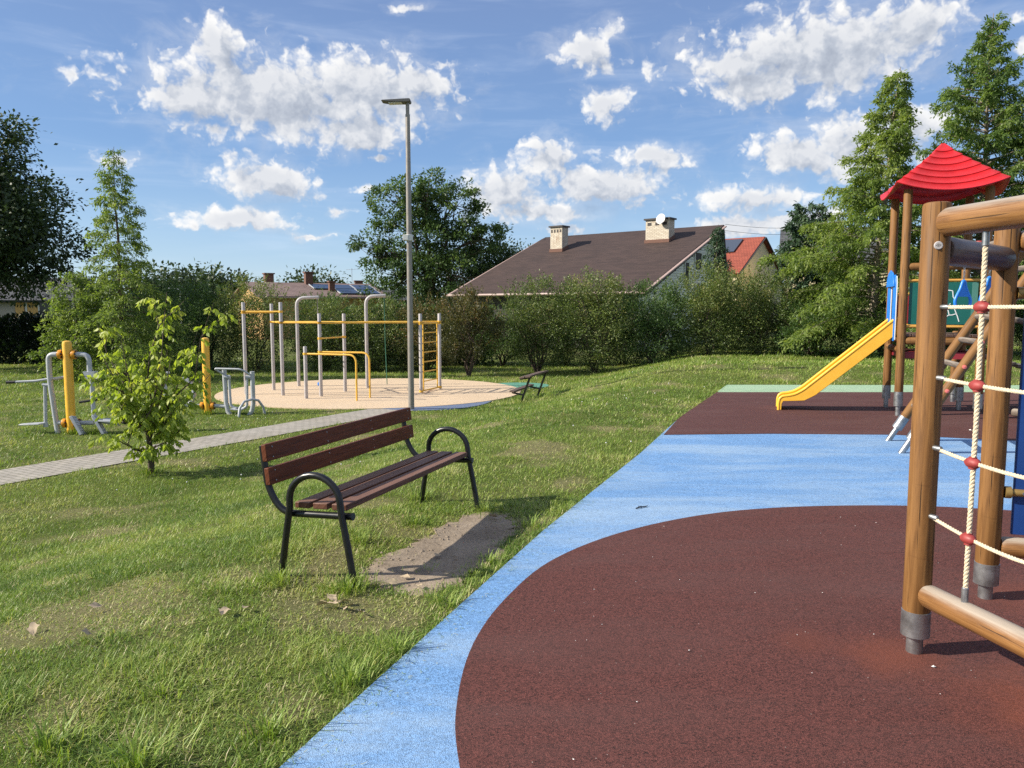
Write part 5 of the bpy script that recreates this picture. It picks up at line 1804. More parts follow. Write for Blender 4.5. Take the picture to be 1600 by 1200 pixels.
for i, (x, yy) in enumerate(((0.21, -0.16), (0.58, -0.08))):
    mb = MB()
    Mx = Matrix.Rotation(R(14), 3, 'Z') @ Matrix.Rotation(R(-28), 3, 'Y') @ Matrix.Rotation(R(-12), 3, 'X')
    mb.box((x, yy, 0.17), (0.05, 0.20, 0.40), Mx)
    for k in range(7):
        mb.box(Vector((x, yy, 0.17)) + Mx @ Vector((0.028, 0, -0.17 + k * 0.057)), (0.012, 0.18, 0.016), Mx)
    mb.build('pedal', M['silver'], f1, bevel=0.004)

f2 = thing('fitness_machine', 'yellow post with a low air walker and curved seat arch, right of the young tree', 'exercise machine', (-6.84, 17.16, gz(-6.84, 17.16)))
MB().tube([(0, 0, -0.05), (0, 0, 1.66), (0, 0, 1.705), (0, 0, 1.72)], [0.082, 0.082, 0.07, 0.03], 18).build('post', M['yellow'], f2)
for c in ((-0.12, 0, 0.19), (0.12, 0, 0.19)):
    hub(f2, c)
mb = MB()
mb.tube([(-0.12, 0, 0.19), (-0.85, 0, 0.21)], 0.04, 12)
mb.tube([(-0.70, -0.05, 0.22), (-0.70, -0.05, -0.04)], 0.05, 12)
mb.tube([(-0.50, 0, 0.21), (-0.36, 0, 0.27), (-0.29, 0, 0.42), (-0.30, 0, 0.58), (-0.38, 0, 0.74), (-0.50, 0, 0.81), (-0.56, 0, 0.80)], 0.046, 12)
mb.tube([(-0.85, 0, 0.21), (-0.95, 0, 0.5), (-0.86, 0, 0.95)], 0.04, 12)
mb.build('seat_arch', M['silver'], f2)
mb = MB()
mb.tube(fillet([(0.12, 0, 0.19), (0.44, 0, 0.17)], 0.1), 0.042, 12)
for (x, y, zt) in ((0.40, 0.0, 1.0), (1.06, -0.10, 0.97)):
    if x < 1:
        mb.tube([(x, y, zt), (x + 0.02, y, 0.25), (x + 0.06, y - 0.02, 0.06), (x + 0.14, y - 0.04, -0.04)], 0.05, 14)
    else:
        mb.tube([(x, y, zt), (x, y, 0.25), (x - 0.03, y, 0.10), (x - 0.11, y, -0.04)], 0.05, 14)
mb.build('walker_frame', M['silver'], f2)
mb = MB()
mb.tube(fillet([(0.38, 0, 0.90), (0.24, -0.10, 1.02), (0.26, -0.12, 1.035), (0.86, -0.22, 1.03), (1.06, -0.10, 0.86)], 0.1, 5), 0.022, 10)
mb.build('handlebar', M['silver'], f2)
for (x, y, sx) in ((0.51, -0.03, 1), (0.94, -0.10, -1)):
    mb = MB()
    mb.tube([(x - 0.10 * sx, y, 0.84), (x + 0.03 * sx, y, 0.84)], 0.042, 12)
    mb.tube(fillet([(x, y, 0.84), (x + 0.02 * sx, y, 0.18), (x + 0.14 * sx, y, 0.13)], 0.10, 6), 0.03, 10)
    sw = mb.build('swing_arm', M['silver'], f2)
    MB().box((x + 0.17 * sx, y - 0.02, 0.135), (0.19, 0.34, 0.025)).build('foot_plate', M['silver'], sw, bevel=0.005)
mb = MB()
mb.tube([(0.88, -0.55, -0.04), (0.90, -0.50, 0.20), (0.96, -0.38, 0.33), (1.08, -0.22, 0.36), (1.18, -0.1, 0.32), (1.25, 0.0, 0.16), (1.27, 0.05, -0.04)], 0.028, 10)
mb.build('foot_hoop', M['silver'], f2)

# ------------------------------------------------------------------ log frames of the playground
def log_post(parent, x, y, z0, z1, r_=0.061, mat='log', pipe=0.037, collar=0.12, foot=0.085, cone=False):
    mb = MB()
    mb.tube([(x, y, z0 + foot + collar * 0.6), (x, y, z0 + 0.6), (x, y, z1)], [r_, r_, r_], 22, round_end=0.016)
    p = mb.build('post', M[mat], parent)
    mb = MB()
    mb.tube([(x, y, z0 - 0.02), (x, y, z0 + foot + 0.01)], pipe, 18)
    mb.tube([(x, y, z0 + foot - 0.004), (x, y, z0 + foot), (x, y, z0 + foot + collar), (x, y, z0 + foot + collar + 0.002)], [pipe, r_ + 0.003, r_ + 0.003, r_], 22)
    mb.build('metal_foot', M['steel'], p)
    return p


def log_beam(parent, a, b_, r_=0.058, mat='log_old', name='beam', cut=0.05, rnd=0.03):
    a, b_ = Vector(a), Vector(b_)
    d = (b_ - a).normalized()
    k = [a + d * cut + (b_ - a - d * 2 * cut) * t for t in (0, 0.25, 0.5, 0.75, 1)]
    return MB().tube(k, r_, 22, round_end=rnd).build(name, M[mat], parent)


def twisted(mb, pts, r_, pitch=0.045, strands=3, step=0.006):
    """laid rope: strands wound round a smooth centre line"""
    pts = [Vector(p) for p in pts]
    Ls = [0]
    for i in range(1, len(pts)):
        Ls.append(Ls[-1] + (pts[i] - pts[i - 1]).length)
    n = max(8, int(Ls[-1] / step))

    def at(s):
        for i in range(1, len(pts)):
            if s <= Ls[i] or i == len(pts) - 1:
                return pts[i - 1].lerp(pts[i], (s - Ls[i - 1]) / (Ls[i] - Ls[i - 1]))
    tdir = (pts[-1] - pts[0]).normalized()
    s1 = tdir.orthogonal().normalized()
    s2 = tdir.cross(s1)
    for k in range(strands):
        path = []
        for i in range(n + 1):
            s = Ls[-1] * i / n
            a = 2 * math.pi * (s / pitch + k / strands)
            path.append(at(s) + (s1 * math.cos(a) + s2 * math.sin(a)) * r_ * 0.50)
        mb.tube(path, r_ * 0.60, 6, cap=False)
    return mb


hexc = Vector((2.91, 3.235, 0.016))
cf = thing('log_climber', 'big brown log climbing frame with beige rope net at the right foreground', 'climbing frame', hexc)
HV = [Vector((1.03 * math.cos(R(a)), 1.03 * math.sin(R(a)), 0)) for a in (162.2, 102.2, 42.2, -17.8, -77.8, 222.2)]     # A B C .. D
for i, v in enumerate(HV):
    log_post(cf, v.x, v.y, 0, 2.115 if i == 0 else 2.10)
Av, Bv, Cv, Dv = HV[0], HV[1], HV[2], HV[5]
up = Vector((0, 0, 1))
log_beam(cf, Av + up * 2.02, Dv + up * 2.02, 0.064)
log_beam(cf, Av + up * 0.30, Dv + up * 0.30, 0.055)
log_beam(cf, Av + up * 1.905, Bv + up * 1.905, 0.066, 'log_dark', rnd=0.012)
log_beam(cf, Bv + up * 2.0, Cv + up * 2.0, 0.060)
log_beam(cf, Bv + up * 0.305, Cv + up * 0.305, 0.057)
for i, j in ((2, 3), (3, 4), (4, 5)):
    log_beam(cf, HV[i] + up * 2.0, HV[j] + up * 2.0, 0.06)
    log_beam(cf, HV[i] + up * 0.30, HV[j] + up * 0.30, 0.055)
# bolts
dAB = (Bv - Av).normalized()
mb = MB()
fdir = Vector((-0.30, -0.95, 0)).normalized()
c0 = Av + up * 1.918 + fdir * 0.060
mb.lathe(c0, [(0.017, -0.004), (0.019, 0.004), (0.016, 0.009), (0.0085, 0.009), (0.0085, 0.004), (0.001, 0.004)], 18, fdir)
mb.build('bolt_cap', M['pole_grey'], cf)
mb = MB()
mb.lathe(c0 + fdir * 0.0045, [(0.008, 0), (0.007, 0.002), (0.001, 0.002)], 12, fdir)
mb.build('bolt', M['dark_plastic'], cf)
# rope net on the left face
tAD = (Dv - Av)
LAD = tAD.length
uAD = tAD / LAD
levels = (1.643, 1.322, 1.000, 0.678)
verts_t = (0.275, 0.65)
for z in levels:
    p0, p1 = Av + uAD * 0.052 + up * z, Dv - uAD * 0.052 + up * z
    pts = []
    for k in range(13):
        t = k / 12
        pts.append(p0.lerp(p1, t) - up * (0.055 * (1.65 - z) / 1.0 * math.sin(math.pi * t)))
    mb = MB()
    twisted(mb, pts[0:], 0.0085)
    rp = mb.build('net_rope', M['rope'], cf)
    for p, d in ((pts[0], uAD), (pts[-1], -uAD)):
        MB().tube([p - d * 0.02, p - d * 0.018, p + d * 0.045, p + d * 0.05], [0.004, 0.0125, 0.0125, 0.009], 14).build('ferrule', M['steel'], rp)
for t in verts_t:
    base = Av.lerp(Dv, t)
    q0, q1 = base + up * 0.365, base + up * 1.95
    mb = MB()
    twisted(mb, [q0, q0.lerp(q1, 0.5) + uAD * 0.006, q1], 0.0105, 0.055)
    rp = mb.build('net_rope', M['rope'], cf)
    for p, d in ((q0, up), (q1, -up)):
        MB().tube([p - d * 0.02, p - d * 0.018, p + d * 0.05, p + d * 0.055], [0.008, 0.0145, 0.0145, 0.010], 14).build('ferrule', M['steel'], rp)
    for z in levels:
        zz = z - 0.055 * (1.65 - z) * math.sin(math.pi * t)
        c0 = base + up * zz
        mb = MB()
        prof = [(0.001, -0.040), (0.012, -0.036), (0.021, -0.022), (0.0245, -0.004), (0.0245, 0.004), (0.021, 0.022), (0.012, 0.036), (0.001, 0.040)]
        mb.lathe(c0 + uAD * 0.0, prof, 16, uAD)
        mb.tube([c0 - up * 0.026, c0 + up * 0.026], [0.0165, 0.0165], 14)
        mb.build('net_connector', M['red_plastic'], cf, sharp=80)
# blue board on the next face
dBC = (Cv - Bv).normalized()
nBC = Vector((dBC.y, -dBC.x, 0))
pc = Bv + dBC * 0.515 + up * 1.19
mb = MB()
mb.prism([(-0.41, -0.81), (0.41, -0.81), (0.41, 0.80), (0.30, 0.86), (-0.30, 0.86), (-0.41, 0.80)], pc, dBC, up, nBC, 0.022)
mb.build('board', M['blue_panel'], cf, bevel=0.004)
for z in (0.62, 1.72):
    for s in (0.06, 1.03 - 0.06):
        mb = MB()
        p = Bv + dBC * s + up * z
        e = 1 if s < 0.5 else -1
        mb.tube([p + nBC * 0.018, p + dBC * e * 0.03 + nBC * 0.018], 0.034, 12)
        mb.tube([p + dBC * e * 0.02 + nBC * 0.02, p + dBC * e * 0.11 + nBC * 0.02], 0.021, 12, round_end=0.006)
        br_ = mb.build('bracket', M['brass'], cf)
        MB().lathe(p + dBC * e * 0.088 + nBC * 0.038, [(0.009, 0), (0.009, 0.006), (0.001, 0.007)], 10, nBC).build('bolt', M['steel'], br_)

# ------------------------------------------------------------------ play tower with slide
tw = thing('play_tower', 'log play tower with red stepped roof, yellow slide and green boards', 'play tower', (6.615, 12.11, 0.018), R(-17))
for (x, y) in ((-0.54, -0.54), (0.54, -0.54), (-0.54, 0.54), (0.54, 0.54)):
    log_post(tw, x, y, 0, 3.42, 0.062, foot=0.15, collar=0.22)
# roof: four curved faces in stepped courses
mb = MB()
K = 7
nseg = 12


def roof_pt(side, s, t, z):
    zz = z + 0.15 * (t * t) * s / 0.72
    x, y = t * s, -s * (1 + 0.07 * (1 - t * t))
    for _ in range(side):
        x, y = -y, x
    return (x, y, zz)


lev = []
for k in range(K + 1):
    f = k / K
    lev.append((0.02 + 0.72 * f, 4.14 - 0.80 * (f ** 0.92) + 0.02))
for side in range(4):
    for k in range(K):
        (s0, z0), (s1, z1) = lev[k], lev[k + 1]
        z0b = z0 - 0.015 if k else z0
        V = [roof_pt(side, s0 - (0.004 if k else 0), -1 + 2 * i / nseg, z0b) for i in range(nseg + 1)] + [roof_pt(side, s1, -1 + 2 * i / nseg, z1) for i in range(nseg + 1)] + [roof_pt(side, s1 - 0.006, -1 + 2 * i / nseg, z1 - 0.017) for i in range(nseg + 1)]
        n1_ = nseg + 1
        F = [(i, n1_ + i, n1_ + i + 1, i + 1) for i in range(nseg)] + [(n1_ + i, 2 * n1_ + i, 2 * n1_ + i + 1, n1_ + i + 1) for i in range(nseg)]
        mb.quadmesh(V, F, None, True)
V = [(-.03, -.03, 4.15), (.03, -.03, 4.15), (.03, .03, 4.15), (-.03, .03, 4.15)]
mb.quadmesh(V, [(0, 1, 2, 3)])
rf = mb.build('roof', M['red_roof'], tw, sharp=35)
bm = bmesh.new()
bm.from_mesh(rf.data)
bmesh.ops.remove_doubles(bm, verts=bm.verts, dist=0.0005)
bmesh.ops.recalc_face_normals(bm, faces=bm.faces)
if sum(f.normal.z * f.calc_area() for f in bm.faces) < 0:
    bmesh.ops.reverse_faces(bm, faces=bm.faces)
bm.to_mesh(rf.data)
bm.free()
sd_ = rf.modifiers.new('thick', 'SOLIDIFY')
sd_.thickness = 0.018
sd_.offset = -1
# platform
mb = MB()
for i in range(9):
    mb.box((-0.46 + i * 0.115, 0, 1.235), (0.105, 1.12, 0.04))
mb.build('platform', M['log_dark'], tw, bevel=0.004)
for (a, b_, z, r_, mt) in (((-0.54, -0.54), (0.54, -0.54), 1.15, 0.058, 'log'), ((-0.54, 0.54), (0.54, 0.54), 1.15, 0.058, 'log'),
                           ((0.54, -0.54), (0.54, 0.54), 1.15, 0.058, 'log'), ((-0.54, -0.54), (-0.54, 0.54), 1.02, 0.05, 'log')):
    log_beam(tw, (a[0], a[1], z), (b_[0], b_[1], z), r_, mt)
MB().box((0, 0.02, 0.93), (0.98, 1.0, 0.10)).build('floor_joist', M['red_panel'], tw)


def board(parent, a, b_, z0, z1, mat, y_off=0.0, rails=True, edge_strip=True, name='board'):
    a, b_ = Vector((*a, 0)), Vector((*b_, 0))
    d = (b_ - a).normalized()
    n = Vector((d.y, -d.x, 0))
    Ln = (b_ - a).length
    mid = (a + b_) / 2 + n * y_off
    Mx = Matrix((d, -n, Vector((0, 0, 1)))).transposed()
    bd = MB().box(mid + up * (z0 + z1) / 2, (Ln - 0.16, 0.022, z1 - z0), Mx).build(name, M[mat], parent, bevel=0.004)
    if edge_strip:
        MB().box(mid + d * (Ln / 2 - 0.08 - 0.045) + n * 0.0125 + up * (z0 + z1) / 2, (0.08, 0.006, z1 - z0 - 0.006), Mx).build('edge_strip', M['green_panel_edge'], bd)
    if rails:
        for z in (z0 - 0.03, z1 + 0.03):
            MB().tube([a + d * 0.05 + up * z, b_ - d * 0.05 + up * z], 0.021, 12).build('rail', M['orange_rail'], parent)
    return bd, mid, d, n


gb, gm, gd, gn = board(tw, (-0.54, -0.54), (0.54, -0.54), 1.40, 2.03, 'green_panel')
# white line drawing on the board: a leaping figure's limbs
mb = MB()
for line in ([(-0.02, 0.14), (0.05, 0.20), (0.12, 0.19), (0.13, 0.10), (0.16, 0.05), (0.15, -0.02)], [(0.10, 0.0), (0.05, -0.05), (0.075, -0.11), (0.09, -0.17), (0.04, -0.20)],
             [(0.15, -0.02), (0.16, -0.09), (0.185, -0.15), (0.20, -0.19), (0.225, -0.27)], [(0.09, -0.17), (0.13, -0.17), (0.185, -0.15)], [(-0.02, 0.14), (-0.04, 0.05), (-0.02, -0.03), (-0.08, -0.10)]):
    pts = [gm + gd * x + gn * 0.0135 + up * (1.715 + z) for x, z in line]
    for p, q in zip(pts[:-1], pts[1:]):
        mb.bar(p, q, 0.012, 0.004, gn)
mb.build('line_drawing', M['white_edge'], gb)
board(tw, (0.54, 0.54), (-0.54, 0.54), 1.40, 1.85, 'red_panel', edge_strip=False)
# slide
up_edge = [(-0.55, 1.50), (-0.62, 1.47), (-1.90, 0.335), (-2.02, 0.262), (-2.14, 0.232), (-2.21, 0.225), (-2.255, 0.19), (-2.27, 0.12), (-2.27, 0.0)]
lo_edge = [(-2.225, 0.0), (-2.222, 0.10), (-2.20, 0.145), (-2.08, 0.150), (-1.88, 0.165), (-1.72, 0.255), (-0.62, 1.21), (-0.55, 1.25)]
y0s, y1s = -0.36, 0.12
for y in (y0s, y1s):
    mb = MB()
    mb.prism(up_edge + lo_edge, (0, y, 0), (1, 0, 0), (0, 0, 1), (0, -1, 0), 0.03)
    sp_ = mb.build('slide_side', M['slide'], tw, bevel=0.006)
    MB().tube(fillet([(x, y, z) for x, z in up_edge], 0.05, 4), 0.024, 10).build('slide_rim', M['slide'], sp_)
mb = MB()
bed = [(-0.52, 1.30), (-0.62, 1.285), (-1.78, 0.28), (-1.92, 0.205), (-2.10, 0.185), (-2.19, 0.18), (-2.235, 0.14), (-2.245, 0.0)]
bedl = [(-2.225, 0.0), (-2.215, 0.13), (-2.18, 0.155), (-2.09, 0.160), (-1.90, 0.180), (-1.765, 0.25), (-0.62, 1.25), (-0.52, 1.26)]
mb.prism(bed + bedl, (0, (y0s + y1s) / 2, 0), (1, 0, 0), (0, 0, 1), (0, -1, 0), y1s - y0s - 0.03)
mb.build('slide_bed', M['slide'], tw, bevel=0.004)
# blue guards at the top of the slide
for yc_ in (-0.30, 0.16):
    outl = [(-0.09, 0.0), (0.09, 0.0), (0.09, 0.88), (0.065, 0.97), (0.025, 1.02), (-0.025, 1.02), (-0.065, 0.97), (-0.09, 0.88)]
    gd_ = MB().prism(outl, (-0.625, yc_, 1.14), (0, 1, 0), (0, 0, 1), (-1, 0, 0), 0.024).build('slide_guard', M['blue_plastic'], tw, bevel=0.004)
    mb = MB()
    mb.prism([(-0.105, 0.02), (0.105, 0.02), (0.105, 0.89), (0.06, 1.0), (-0.06, 1.0), (-0.105, 0.89)], (-0.609, yc_, 1.14), (0, 1, 0), (0, 0, 1), (-1, 0, 0), 0.012)
    mb.build('backing', M['white_edge'], gd_)
mb = MB()
mb.prism([(-0.39, 0.0), (0.25, 0.0), (0.22, 0.10), (0.12, 0.21), (-0.07, 0.26), (-0.26, 0.21), (-0.36, 0.10)], (-0.650, 0, 1.98), (0, 1, 0), (0, 0, 1), (-1, 0, 0), 0.022)
mb.build('slide_guard', M['blue_plastic'], tw, bevel=0.004)
# overhead beam and the ladder that leads up to it
log_beam(tw, (0, -0.5, 2.39), (0, -4.05, 2.39), 0.055, 'log_grey', cut=0.0)
log_beam(tw, (-0.54, -0.54, 2.27), (0.54, -0.54, 2.27), 0.055, 'log')
log_beam(tw, (0.20, -2.9, 2.275), (0.20, -4.05, 2.275), 0.055, 'log', cut=0)
log_beam(tw, (-0.1, -3.47, 2.28), (1.05, -3.47, 2.28), 0.05, 'log', cut=0)
for y in (-3.0, -3.94):
    log_post(tw, 1.0, y, 0, 2.45, 0.06, foot=0.12, collar=0.18)
log_beam(tw, (1.0, -3.0, 2.27), (1.0, -3.94, 2.27), 0.055, 'log')
for (x, y) in ((0.0, -2.3), (0.0, -1.35), (0.0, -3.3)):
    MB().lathe((x, y, 2.44), [(0.05, 0.0), (0.055, 0.03), (0.04, 0.055), (0.001, 0.06)], 12).build('bolt_cap', M['red_plastic'], tw)
th = R(60)
ld = Vector((math.cos(th), 0, math.sin(th)))
for y in (-3.03, -3.90):
    p0 = Vector((-1.06, y, 0))
    k = [p0 + ld * s for s in (0.30, 0.9, 1.5, 2.1, 2.62)]
    rl = MB().tube(k, 0.055, 18, round_end=0.015).build('ladder_rail', M['log'], tw)
    mb = MB()
    mb.tube([p0 - ld * 0.02, p0 + ld * 0.20], 0.034, 14)
    mb.tube([p0 + ld * 0.17, p0 + ld * 0.175, p0 + ld * 0.34, p0 + ld * 0.345], [0.034, 0.061, 0.061, 0.055], 18)
    mb.build('metal_foot', M['steel'], rl)
for i in range(7):
    c = Vector((-1.06, 0, 0)) + ld * (0.52 + i * 0.315)
    MB().tube([(c.x, -3.95 + 0.03, c.z), (c.x, -3.0, c.z)], 0.032, 14).build('rung', M['log_grey'], tw)
    MB().lathe((c.x, -3.952, c.z), [(0.024, 0.0), (0.022, 0.014), (0.001, 0.022)], 12, (0, -1, 0)).build('bolt_cap', M['pink_plastic'], tw)
# low deck behind, with its own boards
for (x, y, h) in ((0.72, 1.73, 1.25), (1.75, 1.45, 1.75), (1.75, 0.35, 1.75), (2.95, 1.35, 1.75), (2.95, 0.3, 1.75)):
    log_post(tw, x, y, 0, h, 0.055, foot=0.14, collar=0.2)
mb = MB()
for i in range(10):
    mb.box((1.80 + i * 0.122, 0.88, 0.62), (0.112, 1.15, 0.04))
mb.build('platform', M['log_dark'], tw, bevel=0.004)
mb = MB()
for i in range(9):
    mb.box((0.62 + i * 0.122, 0.85, 0.95 - 0.035 * i), (0.105, 0.95, 0.045))
mb.build('bridge', M['log_grey'], tw, bevel=0.006)
log_beam(tw, (1.75, 0.35, 0.52), (2.95, 0.30, 0.52), 0.05, 'log')
b2, m2_, d2_, n2_ = board(tw, (1.75, 0.35), (2.95, 0.30), 0.74, 1.30, 'green_panel', edge_strip=False)
mb = MB()
for line in ([(-0.36, 0.05), (-0.33, -0.05), (-0.32, -0.17), (-0.24, -0.17), (-0.235, -0.10), (-0.2, -0.08), (-0.18, -0.15), (-0.12, -0.15), (-0.10, 0.02)],):
    pts = [m2_ + d2_ * x + n2_ * 0.0135 + up * (1.02 + z) for x, z in line]
    for p, q in zip(pts[:-1], pts[1:]):
        mb.bar(p, q, 0.012, 0.004, n2_)
mb.build('line_drawing', M['white_edge'], b2)
log_beam(tw, (0.54, 0.54, 1.62), (1.75, 0.35, 1.35), 0.045, 'log_grey')
log_beam(tw, (1.05, -0.35, 0.09), (1.75, -0.95, 0.09), 0.06, 'log_grey', cut=0)
log_beam(tw, (0.54, -0.54, 2.62), (1.6, -0.3, 2.62), 0.045, 'log_grey')
log_post(tw, 1.6, -0.30, 0, 2.75, 0.058, foot=0.14, collar=0.2)


def to_world(x, y, z):
    c, s = math.cos(R(-17)), math.sin(R(-17))
    return (6.615 + x * c - y * s, 12.11 + x * s + y * c, 0.018 + z)


# trapeze handles on chains
def trapeze(label, loc, rz):
    t = thing('trapeze_handle', label, 'trapeze ring', loc, rz, 'blue trapeze handles on chains')
    # origin at the hanging point
    mb = MB()
    for k in range(9):
        z = -0.03 - k * 0.036
        e1, e2 = ((1, 0, 0), (0, 0, 1)) if k % 2 else ((0, 1, 0), (0, 0, 1))
        a, b_ = Vector(e1), Vector(e2)
        pts = [Vector((0, 0, z)) + a * 0.011 * math.cos(q) + b_ * 0.024 * math.sin(q) for q in np.linspace(0, 6.2832, 13)[:-1]]
        mb.tube(pts, 0.0042, 6, closed=True)
    mb.build('chain', M['chain'], t)
    mb = MB()
    o_, i_ = [(-0.02, 0.0), (0.02, 0.0), (0.05, -0.08), (0.115, -0.24), (0.125, -0.30), (0.105, -0.355), (0.06, -0.375), (-0.06, -0.375), (-0.105, -0.355), (-0.125, -0.30), (-0.115, -0.24), (-0.05, -0.08)], None
    pts = [(0.015, 0, -0.335), (0.045, 0, -0.43), (0.108, 0, -0.56), (0.112, 0, -0.63), (0.085, 0, -0.675), (0.0, 0, -0.685), (-0.085, 0, -0.675), (-0.112, 0, -0.63), (-0.108, 0, -0.56), (-0.045, 0, -0.43), (-0.015, 0, -0.335)]
    P = catmull(pts, 5, True)
    mb.tube(P, 0.021, 10, closed=True)
    mb.prism([(-0.02, -0.325), (0.02, -0.325), (0.05, -0.43), (0.095, -0.535), (-0.095, -0.535), (-0.05, -0.43)], (0, 0, 0), (1, 0, 0), (0, 0, 1), (0, -1, 0), 0.026)
    mb.build('handle', M['blue_plastic'], t, sharp=60)
    return t


trapeze('blue triangular trapeze handle hanging in front of the green board, left of the vertical rope', to_world(0.0, -1.66, 2.335), R(8))
trapeze('blue triangular trapeze handle mostly hidden behind the vertical net rope', to_world(0.0, -2.83, 2.335), R(14))

# pink knotted rope beyond the frame
pr = thing('climbing_rope', 'thin pink knotted climbing rope hanging behind the log frame', 'climbing rope', to_world(1.24, -0.36, 0.0), 0)
mb = MB()
mb.tube([(0, 0, 2.58), (0.0, 0.01, 1.3), (0, 0, 0.05)], 0.014, 8)
mb.build('rope', M['pink_rope'], pr)
for z in (0.55, 0.95, 1.35, 1.8):
    mb = MB()
    mb.lathe((0, 0, z), [(0.001, -0.04), (0.03, -0.025), (0.036, 0), (0.03, 0.025), (0.001, 0.04)], 10)
    mb.tube([(0.0, 0, z), (-0.06, -0.02, z + 0.04), (-0.10, -0.02, z + 0.07)], 0.012, 6)
    mb.build('knot', M['pink_plastic'], pr)
mb = MB()
mb.tube([(0, 0, 0.0), (0, 0, 0.18)], 0.02, 10)
mb.build('ferrule', M['steel'], pr)

# ------------------------------------------------------------------ small things lying about
M['dry_leaf'] = paint('dry_leaf', (0.42, 0.33, 0.22), 0.8, var=0.35, scale=40)
r = random.Random(12)
spots = [(-1.02, 4.22, .055), (-0.94, 4.19, .05), (-1.0, 4.13, .06), (-0.90, 4.10, .05), (-1.06, 4.14, .045), (-1.55, 4.0, .06), (-2.55, 3.95, .055), (-2.15, 3.75, .045), (-0.66, 4.62, .05), (-0.15, 5.95, .055), (-0.5, 5.05, .045), (-1.45, 4.06, .05), (-2.35, 4.2, .05), (-0.72, 4.5, .045), (-0.55, 4.42, 0.04), (-0.82, 4.02, .05)]
leaf0 = None
for i, (x, y, s) in enumerate(spots):
    if leaf0 is None:
        V, F = [], []
        ol = [(0, -1.0), (0.35, -0.75), (0.55, -0.2), (0.9, 0.1), (0.5, 0.35), (0.3, 0.9), (0, 1.1), (-0.35, 0.85), (-0.55, 0.3), (-0.85, 0.05), (-0.5, -0.3), (-0.4, -0.8)]
        V = [(0, 0, 0.05)] + [(a * 0.9, b_, 0.22 * math.sin(3 * a + 2 * b_) + 0.35 * abs(a) ** 1.5) for a, b_ in ol]
        F = [(0, 1 + k, 1 + (k + 1) % len(ol)) for k in range(len(ol))]
        mb = MB()
        mb.quadmesh(V, F, None, True)
        mb.tube([(0, -0.9, 0.05), (0.05, -1.4, 0.2), (0.12, -1.8, 0.25)], 0.03, 5)
        o = leaf0 = mb.build('fallen_leaf', M['dry_leaf'], None, sharp=75)
    else:
        o = leaf0.copy()
        C.objects.link(o)
    o.location = (x, y, gz(x, y) + 0.028 + r.random() * 0.014)
    o.rotation_euler = (r.uniform(-.5, .5), r.uniform(-.5, .5), r.uniform(0, 6.28))
    o.scale = (s * 0.75, s * 0.75, s * 0.75)
    tag(o, 'pale brown curled dry leaf lying in the grass near the bench', 'leaf', 'dry leaves lying round the bench')

# grit and crumbs scattered on the rubber
r2_ = np.random.default_rng(9)
n = 90
xs, ys = r2_.uniform(0.2, 4.5, n), r2_.uniform(2.6, 6.0, n)
extra = [(1.93, 3.38, 0.016), (2.35, 3.10, 0.02), (2.75, 3.05, .012), (0.85, 3.55, .01), (2.1, 2.75, .01), (6.3, 9.9, .03), (6.2, 10.3, .03), (6.5, 10.4, .03)]
xs = np.concatenate([xs, [e[0] for e in extra]])
ys = np.concatenate([ys, [e[1] for e in extra]])
sz = np.concatenate([r2_.uniform(0.002, 0.0045, n), [e[2] * 0.7 for e in extra]])
a = r2_.uniform(0, 6.28, len(xs))
P = np.stack([xs, ys, np.full(len(xs), 0.0215)], -1)
u1 = np.stack([np.cos(a), np.sin(a), 0 * a], -1) * sz[:, None]
u2 = np.stack([-np.sin(a), np.cos(a), 0 * a], -1) * (sz * 0.55)[:, None]
tp = P + np.array([0, 0, 1.0]) * (sz * 0.6)[:, None]
Q = np.concatenate([np.stack([P + u1, P + u2, tp, tp], 1), np.stack([P + u2, P - u1, tp, tp], 1), np.stack([P - u1, P - u2, tp, tp], 1), np.stack([P - u2, P + u1, tp, tp], 1)])[:, :3]
o = fastmesh('grit', Q, 3, M['white_edge'])
tag(o, 'scattered pale grit and petals on the brown rubber', 'grit', kind='stuff')
# twig on the blue rubber
tg_ = MB()
tg_.tube([(1.02, 6.20, 0.018), (1.06, 6.23, 0.024), (1.10, 6.25, 0.019), (1.13, 6.28, 0.02)], [0.005, 0.006, 0.005, 0.003], 6)
tg_.tube([(1.06, 6.23, 0.022), (1.05, 6.27, 0.02)], [0.004, 0.002], 5)
o = tg_.build('twig', M['dark_plastic'])
tag(o, 'short dark twig lying on the blue rubber surface', 'twig')
# clods and crumbs on the trodden earth
r3_ = np.random.default_rng(19)
n = 170
ang = r3_.uniform(0, 6.28, n)
k_ = r3_.integers(0, len(dirt_poly), n)
f_ = 1 - 0.75 * r3_.random(n) ** 1.6
cx0 = np.array([-0.45, 5.25])
px = cx0 + (dirt_poly[k_] - cx0) * f_[:, None]
sz = r3_.uniform(0.004, 0.013, n)
Q = []
for i in range(n):
    c0 = np.array([px[i, 0], px[i, 1], gz(px[i, 0], px[i, 1]) + 0.011])
    ring = [c0 + np.array([math.cos(a + ang[i]) * sz[i] * r3_.uniform(.7, 1.2), math.sin(a + ang[i]) * sz[i] * r3_.uniform(.7, 1.2), 0]) for a in np.linspace(0, 6.283, 7)[:-1]]
    tp_ = c0 + np.array([r3_.normal(0, .2) * sz[i], r3_.normal(0, .2) * sz[i], sz[i] * 0.8])
    for j in range(6):
        Q.append([ring[j], ring[(j + 1) % 6], tp_])
o = fastmesh('earth_clods', np.array(Q), 3, M['earth'])
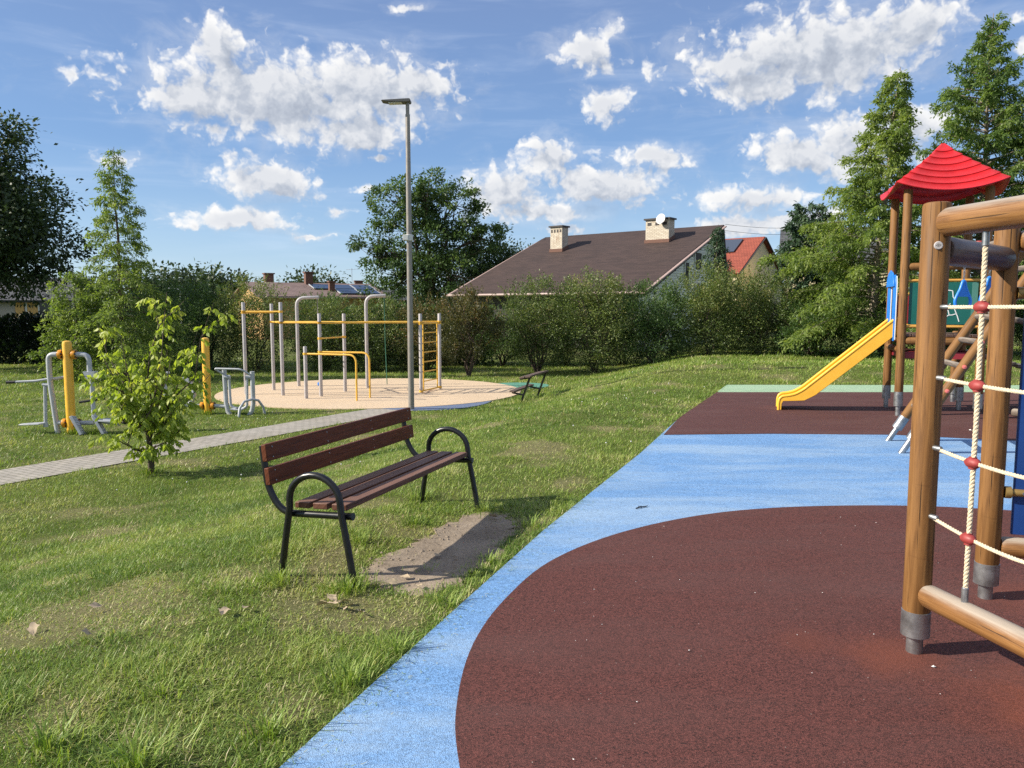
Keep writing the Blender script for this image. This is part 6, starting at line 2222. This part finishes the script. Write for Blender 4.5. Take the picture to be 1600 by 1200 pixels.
tag(o, 'small clods and crumbs on the trodden earth by the bench', 'earth clods', kind='stuff')
# cut blades and crumbs of soil blown onto the rubber along the lawn edge
n = 520
yy = r3_.uniform(2.2, 14.0, n) ** 1.0
yy = 2.2 + (yy - 2.2) * r3_.random(n) ** 0.6
xx = np.interp(yy, EY, EX) + np.abs(r3_.normal(0, 0.11, n)) + 0.01
a = r3_.uniform(0, 6.28, n)
ln_ = r3_.uniform(0.008, 0.028, n)
P = np.stack([xx, yy, np.full(n, 0.0175)], -1)
u1 = np.stack([np.cos(a), np.sin(a), 0 * a + 0.05], -1) * ln_[:, None]
u2 = np.stack([-np.sin(a), np.cos(a), 0 * a], -1) * 0.0017
o = fastmesh('grass_clippings', np.stack([P - u2, P + u2, P + u1 + u2 * 0.4, P + u1 - u2 * 0.4], 1), 4, M['grass'], tint=r3_.uniform(0.1, 1.0, n))
tag(o, 'dry grass clippings blown onto the edge of the blue rubber', 'clippings', kind='stuff')
# white clover heads dotted over the lawn
n = 420
yy = np.sqrt(r3_.uniform(64, 23 ** 2, n))
xx = r3_.uniform(-1, 1, n) * (0.7 * yy)
keep = ((left_of_edge(xx, yy) > 0.15) | (yy > 16.8)) & (path_dist(xx, yy) > 0.6) & (((xx + 4) / 4.4) ** 2 + ((yy - 21.7) / 4.3) ** 2 > 1) & (fbm(xx * 0.5, yy * 0.5, 88) > 0.5)
xx, yy = xx[keep], yy[keep]
n = len(xx)
Q = []
for x, y in zip(xx, yy):
    z = gz(x, y) + r3_.uniform(0.035, 0.07)
    s = r3_.uniform(0.008, 0.013)
    P6 = [np.array([x + s, y, z]), np.array([x, y + s, z]), np.array([x - s, y, z]), np.array([x, y - s, z])]
    t_, b_ = np.array([x, y, z + s]), np.array([x, y, z - s])
    for j in range(4):
        Q += [[P6[j], P6[(j + 1) % 4], t_], [P6[(j + 1) % 4], P6[j], b_]]
o = fastmesh('clover_flowers', np.array(Q), 3, M['frame'])
tag(o, 'tiny white clover heads dotted over the lawn', 'flowers', kind='stuff')
